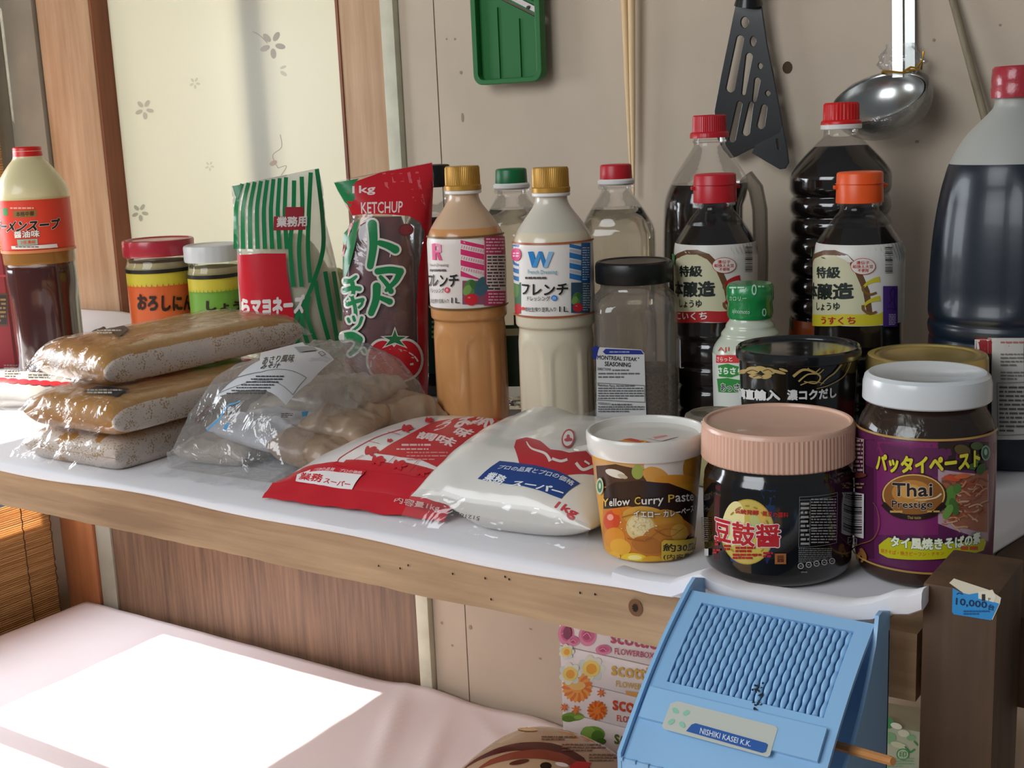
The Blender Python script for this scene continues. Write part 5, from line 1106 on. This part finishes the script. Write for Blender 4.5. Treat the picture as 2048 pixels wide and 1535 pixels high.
a.ell(1000, 215, 92, 40, RK, 24, .35); a.poly([(604, 172), (690, 158), (735, 150), (700, 190), (715, 250), (690, 300), (660, 275), (625, 215)], GS); a.poly([(655, 440), (700, 390), (735, 370), (715, 500), (690, 600), (655, 700), (650, 560)], '#2d7a48')
a.curve([(650, 560), (668, 470), (700, 385)], 14, '#a63a3a')
a.text('1kg', [(700, 190), (822, 182), (822, 236), (700, 240)], '#ead9d6', .03); a.text('KETCHUP', [(745, 275), (968, 268), (965, 330), (748, 336)], '#ead9d6', .02)
EDG = '#d9d5cc'
def stroke(pts, w_):
    for q in pts: a.curve(q, [w_[0]+24, w_[1]+24], EDG, 6)
    for q in pts:
        for e_ in (q[0], q[-1]): pass
    for q in pts: a.curve(q, w_, GS, 6)
def glyph(strokes):
    for pts, w_ in strokes:
        wl = w_ if isinstance(w_, tuple) else (w_, w_)
        a.ell(*pts[0], wl[0]/2+11, wl[0]/2+11, EDG, 14); a.ell(*pts[-1], wl[1]/2+11, wl[1]/2+11, EDG, 14); a.curve(pts, [wl[0]+22, wl[1]+22], EDG, 5)
    for pts, w_ in strokes:
        wl = w_ if isinstance(w_, tuple) else (w_, w_)
        a.ell(*pts[0], wl[0]/2, wl[0]/2, GS, 14); a.ell(*pts[-1], wl[1]/2, wl[1]/2, GS, 14); a.curve(pts, list(wl), GS, 5)
glyph([([(806, 392), (812, 500), (795, 612)], (50, 36)), ([(845, 490), (890, 505), (928, 525)], (30, 44))])
glyph([([(835, 640), (900, 632), (955, 640)], 36), ([(955, 640), (930, 690), (880, 740)], (38, 20)), ([(850, 670), (885, 710), (905, 745)], (22, 30))])
glyph([([(830, 720), (825, 790), (800, 860)], (44, 34)), ([(850, 780), (880, 792), (898, 800)], (24, 34))])
glyph([([(720, 668), (690, 690), (668, 692)], (16, 30)), ([(660, 740), (700, 728), (738, 732)], 26), ([(700, 700), (705, 755), (672, 800)], (24, 18))])
glyph([([(675, 815), (715, 800), (755, 790)], 22), ([(700, 780), (715, 830), (718, 872)], 20), ([(755, 795), (750, 815), (735, 830)], 14)])
glyph([([(678, 890), (684, 905)], 16), ([(706, 880), (712, 898)], 16), ([(750, 885), (735, 925), (705, 950)], (18, 12))])
glyph([([(660, 985), (700, 980), (735, 1000)], 44), ([(735, 1000), (725, 1040), (690, 1075)], (38, 22)), ([(758, 1052), (766, 1066)], 14)])
a.ell(985, 420, 40, 32, '#6b2a30', 20); a.ell(985, 420, 34, 26, '#7d3036', 20)
a.ell(860, 1105, 88, 112, EDG, 28); a.ell(985, 1105, 92, 112, EDG, 28); a.ell(925, 1140, 132, 92, EDG, 32); a.ell(862, 1105, 78, 100, RK, 28); a.ell(982, 1105, 82, 100, RK, 28); a.ell(925, 1138, 122, 84, RK, 32)
for sc_, c in ((1.28, EDG), (1, '#1f6b3c')):
    st = [(925, 945), (938, 982), (985, 985), (950, 1002), (978, 1035), (925, 1015), (872, 1035), (900, 1002), (865, 985), (912, 982)]
    a.poly([(925+(x-925)*sc_, 995+(y-995)*sc_) for x, y in st], c)
a.build('bag_print', t, rough=.25)
# ================================================================== things hanging on the wall
def flat_cut(name, outer, holes, y, th, m, parent, bev=.0006):
    """plate in the wall plane cut from an outline with holes, given thickness"""
    c = bpy.data.curves.new('c', 'CURVE'); c.dimensions = '2D'; c.fill_mode = 'BOTH'; c.extrude = th/2-bev; c.bevel_depth = bev; c.bevel_resolution = 1
    for pts in [outer]+holes:
        sp = c.splines.new('POLY'); sp.points.add(len(pts)-1); sp.use_cyclic_u = True
        for q, (u, v) in zip(sp.points, pts): q.co = (u, v, 0, 1)
    o = bpy.data.objects.new('c', c); COL.objects.link(o); dg = bpy.context.evaluated_depsgraph_get(); e = o.evaluated_get(dg); me = e.to_mesh()
    b = MB(); b.add([(v.co.x, y-v.co.z, v.co.y) for v in me.vertices], [tuple(p.vertices) for p in me.polygons]); e.to_mesh_clear()
    bpy.data.objects.remove(o); bpy.data.curves.remove(c); return b.build(name, m, parent, 30)
def wallpts(pts, zz, Y, o): return [((lambda q: (q.x-o.x, q.z-o.z))(atY(*zz(*q), Y))) for q in pts]
def capsule(x0, y0, x1, y1, w0, w1=None, n=8):
    w1 = w1 or w0; an = atan2(y1-y0, x1-x0); return [(x0+w0*cos(an+pi/2+pi*k/n), y0+w0*sin(an+pi/2+pi*k/n)) for k in range(n+1)]+[(x1+w1*cos(an-pi/2+pi*k/n), y1+w1*sin(an-pi/2+pi*k/n)) for k in range(n+1)]
# ---- green slicer
GRN = pm('green slicer plastic', '#1c6a30', .4, bump=.1, bscale=120); zs = zoomed(820, 0, .2605); Y = 1.432
o0 = atY(1025, 165, Y); t = thing('slicer', 'green plastic slicer board with a slanted steel blade hanging on the wall', 'slicer', (o0.x, 0, o0.z))
W2 = .0535; H = .34
def rr(w_, z0, z1, r, n=6):
    return [(w_-r+r*cos(a), z0+r+r*sin(a)) for a in [-pi/2+pi/2*k/n for k in range(n+1)]]+[(w_-r+r*cos(a), z1-r+r*sin(a)) for a in [pi/2*k/n for k in range(n+1)]]+[(-w_+r+r*cos(a), z1-r+r*sin(a)) for a in [pi/2+pi/2*k/n for k in range(n+1)]]+[(-w_+r+r*cos(a), z0+r+r*sin(a)) for a in [pi+pi/2*k/n for k in range(n+1)]]
flat_cut('rim', rr(W2, 0, H, .013), [rr(W2-.0055, .0045, H-.0045, .009)], Y-.006, .014, GRN, t, .0012)
slot = [(-.043, .127), (.044, .084), (.044, .079), (-.043, .122)]
flat_cut('board', rr(W2-.003, .002, H-.002, .010), [slot], Y, .004, GRN, t)
b = MB()
for x in (-.018, .016): b.box((x-.0011, Y-.0045, .005), (x+.0011, Y-.0015, .098-(x+.018)*.5))
b.add([(-.044, Y-.0065, .144), (.046, Y-.0065, .098), (.046, Y-.0015, .098), (-.044, Y-.0015, .144), (-.044, Y-.0065, .1405), (.046, Y-.0065, .0945), (.046, Y-.0015, .0945), (-.044, Y-.0015, .1405)], [(0, 1, 2, 3), (4, 7, 6, 5), (0, 4, 5, 1), (1, 5, 6, 2), (3, 7, 4, 0)])
for k in range(3): z0 = .162+k*.017; b.box((-.040+.0*k, Y-.0045, z0), (.046, Y-.0015, z0+.0022), 0, Matrix.Rotation(0, 3, 'Y'))
b.build('ridges', GRN, t)
b = MB(); b.add([(-.044, Y-.006, .1385), (.0465, Y-.006, .0925), (.0465, Y-.0035, .0845), (-.044, Y-.0035, .1305)], [(0, 3, 2, 1)]); b.add([(-.044, Y-.0045, .1385), (.0465, Y-.0045, .0925), (.0465, Y-.002, .0845), (-.044, Y-.002, .1305)], [(0, 1, 2, 3)]); bl_ = b.build('blade', pm('brushed steel', '#c9c9c9', .3, .9), t, 0)
b = MB()
for x, z in ((.032, .0935), (-.034, .1275)): b.lathe([(.0005, Y-.0005), (.0026, Y-.0005), (.0026, Y+.0005), (.0005, Y+.0005)], 12); 
b = MB()
for x, z in ((.0325, .0935), (-.0335, .1265)):
    n = 12; b.add([(x+.0022*cos(2*pi*k/n), Y-.0062, z+.0022*sin(2*pi*k/n)) for k in range(n)]+[(x+.0022*cos(2*pi*k/n), Y-.003, z+.0022*sin(2*pi*k/n)) for k in range(n)], [tuple(range(n))]+[(k, k+n, (k+1) % n+n, (k+1) % n) for k in range(n)])
b.build('rivet', pm('dark rivet', '#3a3a38', .4, .6), bl_)
# ---- chopsticks
CH = wood('pale chopstick wood', '#dcb986', '#efd3a8', 2, 14, .5, .6, bump=.1); zc = zoomed(820, 0, .2605)
for (xa, ya), (xb, yb), r0, r1, YC, lab in (((1646, 0), (1692, 1255), .0046, .0019, 1.438, 'left one of the two long cooking chopsticks hanging on the wall'), ((1700, 0), (1716, 1500), .0046, .0018, 1.430, 'right one of the two long cooking chopsticks hanging on the wall, the longer')):
    A = atY(*zc(xa, ya), YC); B_ = atY(*zc(xb, yb), YC+.005); A = A+(A-B_).normalized()*.09; b = MB(); o = thing('cooking_chopstick', lab, 'chopstick', B_, 0, 'hanging cooking chopsticks')
    b.tube([Vector((0, 0, 0)), (A-B_)*.02, (A-B_)*.35, (A-B_)*.7, A-B_], [r1*.7, r1, (r0+r1)/2+.0004, r0, r0], 12); b.build('stick', CH, o, 50)
# ---- spatula
NY = pm('black nylon', '#0e1011', .3, coat=.3); NYG = pm('worn grey nylon', '#1c2124', .4, coat=.1); zp = zoomed(1340, 0, .3457); Y = 1.428
o0 = atY(*zp(470, 0), Y); t = thing('spatula', 'black slotted spatula hanging on the wall behind the bottles', 'spatula', (o0.x, 0, o0.z))
outer = [(388, 20), (372, 90), (340, 250), (300, 440), (262, 640), (270, 780), (310, 860), (352, 912), (380, 905), (640, 770), (652, 730), (640, 660), (600, 450), (560, 250), (540, 110), (526, 20)]
holes = [[(435+26*cos(a), 130+36*sin(a)) for a in [2*pi*k/16 for k in range(16)]], capsule(408, 225, 352, 510, 24, 28), [(483+20*cos(a), 240+33*sin(a)) for a in [2*pi*k/14 for k in range(14)]], capsule(460, 325, 428, 540, 22, 14), [(525+16*cos(a), 382+22*sin(a)) for a in [2*pi*k/14 for k in range(14)]], capsule(508, 465, 490, 580, 20, 14), [(568+17*cos(a), 540+20*sin(a)) for a in [2*pi*k/14 for k in range(14)]], capsule(548, 620, 528, 725, 20, 25), capsule(472, 600, 442, 765, 15, 24), capsule(405, 600, 362, 805, 18, 22)]
flat_cut('blade', wallpts(outer, zp, Y, o0), [wallpts(h, zp, Y, o0) for h in holes], Y, .0035, NY, t)
fl_ = [(352, 912), (500, 838), (640, 768), (655, 735), (680, 870), (688, 940), (668, 972), (640, 976), (560, 930), (480, 882)]
q = wallpts(fl_, zp, Y-.02, o0); ql = wallpts(fl_, zp, Y-.003, o0)
h2 = [wallpts(capsule(622, 810, 630, 860, 10, 10), zp, Y-.005, o0)]
flat_cut('edge_lip', ql[1:], h2, Y-.004, .003, NYG, t)
b = MB(); hp = [(458, 30), (470, -60), (478, -300), (480, -520)]; hq = [wallpts([v], zp, Y, o0)[0] for v in hp]; b.tube([(x, Y-.002-.004*(i > 0), z) for i, (x, z) in enumerate(hq)], [.017, .012, .010, .011], 14); b.build('handle', NY, t)
for i in range(0): pass
# ---- ladle in wrap
STEEL = pm('polished steel', '#b9bab8', .27, 1.0, bump=.05, bscale=30); Y = 1.398
rc = atY(*zp(1205, 565), Y); t = thing('ladle', 'steel ladle wrapped in clear film, hanging at the upper right', 'ladle', rc, 0)
R_ = .0505
M_ = Matrix.Rotation(radians(-6), 3, 'Y') @ Matrix.Rotation(radians(30), 3, 'X')
b = MB(); pr = [(R_*sin(a), -R_*.72*cos(a)) for a in [pi/2*k/14 for k in range(1, 15)]]
b.lathe([(.0004, -R_*.72)]+pr+[(R_*1.03, .0012), (R_*1.03, .0002)], 64, caps=False); b.lathe([(.0004, -R_*.72+.0012)]+[(r*.975, z*.975) for r, z in pr], 64, caps=False); k0 = len(b.f)//2
b.v = [M_ @ q for q in b.v]; b.build('bowl', STEEL, t, 50)
hs = atY(*zp(1320, 425), Y+.036)-rc; ht = atY(*zp(1318, -10), Y+.042)-rc; up_ = ht-hs
b = MB(); w2 = .0155
def bar(b, a, c, w_, th, mi): d = (c-a).normalized(); sx = Vector((w_/2, 0, 0)); sy = Vector((0, th/2, 0)); v = [a-sx-sy, a+sx-sy, a+sx+sy, a-sx+sy, c-sx-sy, c+sx-sy, c+sx+sy, c-sx+sy]; b.add(v, [(3, 2, 1, 0), (4, 5, 6, 7), (0, 1, 5, 4), (1, 2, 6, 5), (2, 3, 7, 6), (3, 0, 4, 7)], mi)
bar(b, hs-Vector((0, 0, .004)), hs+up_*1.8, .0115, .004, 0)
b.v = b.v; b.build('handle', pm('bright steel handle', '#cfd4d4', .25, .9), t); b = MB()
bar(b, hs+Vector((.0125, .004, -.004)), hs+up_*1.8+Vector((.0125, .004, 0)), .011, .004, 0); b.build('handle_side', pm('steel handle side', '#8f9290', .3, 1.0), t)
W_M = film('ladle wrap', haze=.10, gloss=.3, rough=.08, bump=1.0, bscale=55, fk=.45)
b = MB(); pr2 = [((R_+.004)*sin(a), -(R_*.74+.004)*cos(a)) for a in [pi/2*k/14 for k in range(1, 15)]]
b.lathe([(.0004, -R_*.74-.004)]+pr2+[(R_+.003, .003), (R_+.001, .006)], 72, lambda a, z: 1+.035*noise.noise(Vector((cos(a)*3, sin(a)*3, z*60))), caps=False); b.v = [M_ @ q for q in b.v]
for q in b.v: q += Vector((.004, 0, -.001))
k0 = len(b.v); n = 20; zt_ = []
for i in range(9):
    f_ = i/8; c = hs*(1)+up_*(f_*.42)+Vector((.004, -.004, -.002)); rr_ = .013+.009*sin(pi*min(1, f_*1.1))*1
    for k in range(n): a_ = 2*pi*k/n; nn = 1+.28*noise.noise(Vector((cos(a_)*2.2, sin(a_)*2.2, i*.8))); b.v.append(c+Vector((rr_*nn*cos(a_)*1.15, rr_*.6*nn*sin(a_), 0)))
for i in range(8):
    for k in range(n): b.f.append((k0+i*n+k, k0+i*n+(k+1) % n, k0+(i+1)*n+(k+1) % n, k0+(i+1)*n+k)); b.m.append(0)
b.m = [0]*len(b.f); b.build('clear_wrap', W_M, t, 80)
b = MB(); c = hs+up_*.02; b.tube([c+Vector((.0165*cos(a), .010*sin(a)-.004, .0015*sin(2*a))) for a in [2*pi*k/20 for k in range(21)]], .0013, 6)
b.tube([c+Vector(v) for v in ((.010, -.012, 0), (.018, -.014, .004), (.024, -.013, .003), (.030, -.011, .011))], .0013, 6); b.tube([c+Vector(v) for v in ((.012, -.013, .001), (.020, -.013, .001), (.029, -.012, .001), (.031, -.012, .020))], .0012, 6)
b.build('twist_tie', pm('gold twist tie', '#b98a22', .3, .6), t)
# ---- thin stick
A = atY(*zp(1800, 605), 1.43); B_ = atY(*zp(1628, -30), 1.44); o = thing('bamboo_stick', 'thin grey-brown stick leaning against the wall behind the jug', 'stick', A); b = MB(); d = B_-A
b.tube([-d*.25, Vector((0, 0, 0)), d*.5, d*1.3], .0042, 12); b.build('stick', wood('weathered stick', '#7d7058', '#9a8d72', 2, 12), o, 50)

# ================================================================== tissue boxes
YB = 1.33; x0 = -.844
zb5 = zoomed(700, 1100, .3418)
tops = [-.320, -.368, -.416, -.464, -.512]; 
SPEC = [('topmost tissue box of the stack, pink roses', '#b03a5c'), ('second tissue box from the top, yellow flowers', '#c9a24a'), ('third tissue box from the top, orange flowers', '#c2482c'), ('fourth tissue box from the top, green plants and lettering', '#5e6b2c'), ('lowest tissue box of the stack, plain where it shows', None)]
for i, (lab, c) in enumerate(SPEC):
    zt = tops[i]; zb_ = zt-.0475 if i < 4 else TZ+.004; p = Vector((x0, YB, zb_)); t = thing('tissue_box', lab, 'tissue box', p, 0, 'stack of tissue boxes')
    b = MB(); b.box((0, 0, 0), (.24, .112, zt-zb_-.0004), bev=.0012); b.build('carton_body', pm('white box card', '#d6cfd0', .4, coat=.3), t)
    a = Art(**on_plane(p, 0, (0, 0, 0), (1, 0, 0), (0, 0, 1)), z=zb5)
    if i == 0:
        for cx, cy, rx, ry in ((1265, 490, 48, 66), (1390, 500, 52, 60), (1310, 530, 34, 30), (1485, 580, 46, 30)):
            a.ell(cx, cy, rx, ry, '#cf7d9c', 24); a.ell(cx+4, cy-6, rx*.75, ry*.72, '#bf5a82', 20); a.ell(cx-3, cy-2, rx*.45, ry*.42, '#a83a66', 16); a.curve([(cx-rx*.5, cy), (cx, cy-ry*.3), (cx+rx*.4, cy+ry*.2)], 4, '#d99ab2')
        a.ell(1275, 480, 24, 40, '#7a2a4c', 16); a.text('scottie', [(1528, 475), (1800, 515), (1800, 580), (1528, 540)], c, .035); a.text('FLOWERBOX', [(1552, 568), (1784, 598), (1780, 632), (1552, 604)], c, .015)
    if i == 1:
        for cx, cy, r in ((1412, 690, 62), (1290, 720, 52), (1270, 590, 36)):
            for k in range(7): a.ell(cx+r*.8*cos(k*.9), cy+r*.8*sin(k*.9), r*.52, r*.42, ('#cfd4c8', '#c3cdc8', '#d6d6c2')[k % 3], 14, k)
            a.ell(cx, cy, r*.85, r*.8, '#dcc46a', 20); a.ell(cx+2, cy+2, r*.5, r*.5, '#d99a34', 16)
        a.text('scottie', [(1532, 652), (1800, 690), (1800, 770), (1532, 728)], c, .035); a.text('FLOWERBOX', [(1560, 758), (1790, 790), (1790, 826), (1560, 794)], c, .015); a.poly([(1616, 818), (1740, 838), (1740, 866), (1620, 842)], '#cf9a5a')
    if i == 2:
        rnd = random.Random(3)
        def daisy(cx, cy, r, n_, c1, c2):
            for k in range(n_): an = 2*pi*k/n_; a.ell(cx+r*.6*cos(an), cy+r*.6*sin(an), r*.45, r*.16, c1 if k % 2 else c2, 8, an)
            a.ell(cx, cy, r*.4, r*.4, c2, 12)
        daisy(1330, 800, 88, 22, '#d8743a', '#e09a4a'); a.ell(1330, 790, 50, 26, '#dcb06a', 16); daisy(1448, 935, 58, 18, '#c9581e', '#d87a34'); daisy(1472, 832, 26, 7, '#cf6030', '#d8743a'); daisy(1325, 930, 28, 7, '#cf6030', '#d8743a'); daisy(1258, 915, 24, 8, '#c9581e', '#d8743a')
        a.text('scottie', [(1540, 850), (1800, 890), (1800, 975), (1540, 930)], c, .035); a.text('FLOWERBOX', [(1565, 958), (1790, 992), (1790, 1030), (1565, 996)], c, .02)
    if i == 3:
        for cx, cy, rx, ry, cc in ((1305, 972, 66, 26, '#6f8f3a'), (1280, 985, 40, 18, '#567a2c'), (1340, 975, 30, 12, '#88a552'), (1420, 1075, 72, 48, '#6b9a3e'), (1395, 1060, 40, 32, '#84ad52'), (1450, 1085, 36, 34, '#4f7d30'), (1470, 1115, 30, 18, '#41692a'), (1265, 1060, 26, 10, '#86a552')): a.ell(cx, cy, rx, ry, cc, 18)
        a.text('scottie', [(1548, 1050), (1800, 1090), (1800, 1175), (1548, 1130)], c, .035); a.text('FLOWERBOX', [(1572, 1155), (1790, 1190), (1790, 1230), (1572, 1195)], c, .015)
    if c: a.build('printed_front', t, rough=.3)

# ================================================================== blue grater box hung on the beam
BLUE = pm('light blue plastic', '#93c2ea', .38, coat=.15, bump=.06, bscale=60)
t = thing('grater_box', 'light blue plastic grater box with ribbed face hung on the bench front', 'grater', (-.278, .70, -.02))
G0 = Vector((-.278, .70, -.02))
X0, X1 = -.3375+.278, -.2185+.278           # local
Yt, Zt = -.0065, .0385                        # top of the face (local y, z)
S1 = .118                                     # run of the face down the slope
def face(s):                                  # s = 0 top, 1 bottom: gently arched slope
    return Yt-.096*s, Zt-.072*s+.0062*sin(pi*min(1, s))
def on_face(u, v, o=0.0):
    y, z = face(v); y2, z2_ = face(v+.01); d = Vector((0, y2-y, z2_-z)).normalized(); nrm = Vector((0, d.z, -d.y)); nrm = nrm if nrm.z > 0 else -nrm
    return Vector((X0+(X1-X0)*u, y, z))+nrm*o
def gface(u0, u1, v0, v1, o0_, o1_, b, n=10, m_=2):
    """slab lying on the face"""
    v = []; 
    for i in range(n+1):
        for j in range(m_+1): v.append(on_face(u0+(u1-u0)*j/m_, v0+(v1-v0)*i/n, o1_))
    K = m_+1; N = len(v)
    for i in range(n+1):
        for j in range(m_+1): v.append(on_face(u0+(u1-u0)*j/m_, v0+(v1-v0)*i/n, o0_))
    f = [(i*K+j, (i+1)*K+j, (i+1)*K+j+1, i*K+j+1) for i in range(n) for j in range(m_)]; g = [tuple(q+N for q in r[::-1]) for r in f]
    e = [(i*K, i*K+N, (i+1)*K+N, (i+1)*K) for i in range(n)]+[(i*K+m_, (i+1)*K+m_, (i+1)*K+m_+N, i*K+m_+N) for i in range(n)]+[(j, j+1, j+1+N, j+N) for j in range(m_)]+[(n*K+j, n*K+j+N, n*K+j+1+N, n*K+j+1) for j in range(m_)]
    return b.add(v, f+g+e)
b = MB()
U0, U1, V0, V1 = .085, .915, .075, .60
gface(0, 1, 0, V0, -.003, 0, b); gface(0, 1, V1, 1.0, -.003, 0, b); gface(0, U0, V0, V1, -.003, 0, b); gface(U1, 1, V0, V1, -.003, 0, b)
gface(U0, U1, V0, V1, -.006, -.0045, b); b.build('front_panel', BLUE, t, 40)
for k in range(25):
    u = U0+(U1-U0)*(k+.5)/25; b = MB(); pts = []; rs = []
    for i in range(73):
        v_ = V0+(V1-V0)*i/72; pts.append(on_face(u+.006*((k*37) % 5-2)/5*0, v_, -.0022)); rs.append(.0011+.0008*abs(sin(i*pi*6/72+(k % 2)*pi/2))**1.2 if 0 < i < 72 else .0005)
    b.tube(pts, rs, 8); b.build('grating_rib', BLUE, t, 50)
b = MB()
for x, sgn in ((X0, -1), (X1, 1)):
    pr = [(face(s)[0]-.002, face(s)[1]+.0035) for s in [i/14 for i in range(15)]]; back = [(.014, -.20), (.014, Zt+.0015), (Yt+.006, Zt+.0065)]
    if sgn < 0: poly = pr+[(pr[-1][0], -.20)]+back
    else: poly = [(Yt-.001, Zt+.006), (-.012, .028), (-.022, .012), (-.034, -.004), (-.048, -.018), (-.060, -.026), (-.068, -.030), (-.071, -.2)]+back
    b.add([(x+sgn*.0004+(0 if sgn < 0 else .0), y, z) for y, z in poly]+[(x+sgn*.0028, y, z) for y, z in poly], [tuple(range(len(poly)))[::sgn*-1], tuple(range(len(poly), 2*len(poly)))[::sgn]]+[(i, (i+1) % len(poly), (i+1) % len(poly)+len(poly), i+len(poly))[::sgn] for i in range(len(poly))])
b.build('side_wall', BLUE, t, 30)
b = MB(); y1, z1_ = face(1.0); b.box((X0-.0028, y1-.0015, -.20), (X1+.001, y1+.0015, z1_), bev=.0006); b.box((X0-.001, .0115, -.20), (X1+.0028, .0145, Zt-.010), bev=.0006)
for k in range(14): b.box((X0-.002+k*.0085, y1-.0028, z1_-.0012), (X0+.001+k*.0085, y1-.0008, z1_+.0008))
b.build('box_shell', BLUE, t, 30)
b = MB(); gface(.02, .955, .655, .81, .0006, .0035, b); b.build('drawer_plate', BLUE, t, 40)
z6g = zoomed(1220, 1100, .3125)
def ghit(x, y):
    q0 = ray(x, y); o = EYE-G0; d = q0; t_ = .6
    for i in range(1600):
        q = o+d*t_; s = (Yt-q.y)/.096
        if s > -.2 and q.z < face(max(0, min(1.2, s)))[1]+.0035: break
        t_ += .0005
    return (q.x-X0)/(X1-X0), s
a = Art(ghit, lambda u, v, o: on_face(u, v, .0035+o), z6g, du=.2, dv=.05)
a.poly([(420, 955), (445, 950), (1070, 1108), (1084, 1125), (1035, 1295), (1018, 1306), (360, 1128), (345, 1108), (400, 965)], '#c6cac0')
for cx, cy, ro in ((432, 1012, .7), (500, 1025, -.6), (405, 1082, -.6), (474, 1100, .9)): a.ell(cx, cy, 24, 16, '#8fc9ae', 14, ro)
a.poly([(535, 1100), (560, 1092), (1010, 1215), (1022, 1225), (1008, 1270), (985, 1278), (500, 1145)], '#2f5ea8'); a.text('NISHIKI KASEI K.K.', [(594, 1122), (920, 1210), (912, 1244), (586, 1156)], '#dfe6ee', .02)
a.build('maker_sticker', t, rough=.3)
a = Art(ghit, lambda u, v, o: on_face(u, v, -.0008+o), z6g, du=.2, dv=.05); rnd = random.Random(4)
for cx, cy, r, n_ in ((945, 830, 38, 14), (960, 890, 24, 9), (940, 945, 26, 9), (925, 985, 14, 5)):
    for k in range(n_): a.ell(cx+rnd.gauss(0, r*.5), cy+rnd.gauss(0, r*.5), rnd.uniform(2, 7), rnd.uniform(4, 10), '#1f2a30', 8, rnd.uniform(0, 3))
a.build('dark_stain', t)
# ---- stick poking out of the grater
A = atY(1668, 1489, .655); B_ = atY(1786, 1522, .63); o = thing('wooden_stick', 'short pale wooden stick poking out beside the blue grater', 'stick', A); d = B_-A
b = MB(); b.tube([-d*.25, Vector((0, 0, 0)), d*.94, d], [.003, .003, .0027, .0022], 8); b.build('stick', wood('orange stick wood', '#b0703a', '#cf9256', 0, 10), o, 40)

# ================================================================== packets on the low table
p = Vector((-.785, 1.195, TZ+.008)); rz = -.05; t = thing('snack_packet', 'glossy brown printed packet lying on the low table at the bottom edge', 'packet', p, rz)
W, L, H = .27, .22, .118; zf, zb, _ = lying(W, L, H, .012, 2.2, 2.4, .7, .6, .001, 41)
b = bag_mesh(W, L, zf, zb, 50, 40); b.build('packet_body', pm('brown glossy packet', '#a58c70', .2, coat=.7, bump=.15, bscale=20), t, 60)
zk = zoomed(700, 1100, .3418)
a = Art(**on_top(p, rz, zf), z=zk)
a.poly([(640, 1300), (700, 1245), (800, 1185), (920, 1140), (1050, 1122), (1180, 1128), (1290, 1165), (1370, 1215), (1420, 1300)], '#4a1a1c'); a.poly([(720, 1300), (820, 1225), (960, 1180), (1100, 1165), (1230, 1185), (1330, 1235), (1370, 1300)], '#7a3a2c')
a.ell(1146, 1262, 34, 22, '#17100e', 18); a.ell(990, 1240, 60, 14, '#4a201a', 18, -.2); a.ell(1240, 1255, 40, 12, '#d8cfd4', 14, .2)
a.poly([(1285, 1265), (1330, 1235), (1415, 1245), (1380, 1300), (1290, 1300)], '#b3282f'); a.fine(1120, 1085, 1330, 1115, 2, '#6b4a36', 2, .5); a.fine(1240, 1130, 1500, 1180, 3, '#6b4a36', 3, .45); a.ell(1040, 1050, 60, 10, '#d8b070', 16, .05); a.fine(1400, 1190, 1640, 1240, 3, '#6b4a36', 3, .45)
a.build('packet_print', t, rough=.2)
q = atY(1790, 1500, 1.30); p = Vector((q.x, 1.30, TZ+.005)); rz = .15; t = thing('green_packet', 'green and white printed packet behind the blue grater', 'packet', p, rz)
zh = atY(1800, 1446, 1.30).z-p.z
b = MB(); b.box((-.05, -.012, 0), (.075, .05, zh), 0, None, .006); b.build('packet_body', pm('pale green packet', '#a9b29a', .3, coat=.5, bump=.3, bscale=30), t, 40)
a = Art(**on_plane(p, rz, (0, -.012, 0), (1, 0, 0), (0, 0, 1)), z=zoomed(1680, 1080, .2965)); G2 = '#3f8f52'; G3 = '#7fae80'
for cx, cy, rx, ry, ro, c in ((310, 1225, 60, 40, .4, G2), (290, 1290, 30, 50, 0, G2), (380, 1250, 40, 20, .3, '#dfe3d6'), (330, 1330, 50, 40, 0, G3), (430, 1300, 40, 24, .2, '#cfd6bc'), (480, 1330, 30, 20, 0, G3), (400, 1380, 60, 20, .3, '#c9cfae')): a.ell(cx, cy, rx, ry, c, 18, ro)
a.ell(425, 1440, 44, 40, G2, 20); a.ell(425, 1440, 36, 32, '#b9c4ac', 20); a.text('印', (400, 1420, 450, 1460), G2, .03); a.curve([(440, 1385), (470, 1425), (505, 1405)], 12, G2); a.curve([(500, 1350), (525, 1380)], 10, G2); a.fine(290, 1460, 500, 1530, 4, G3, 7, .4)
a.build('packet_print', t)
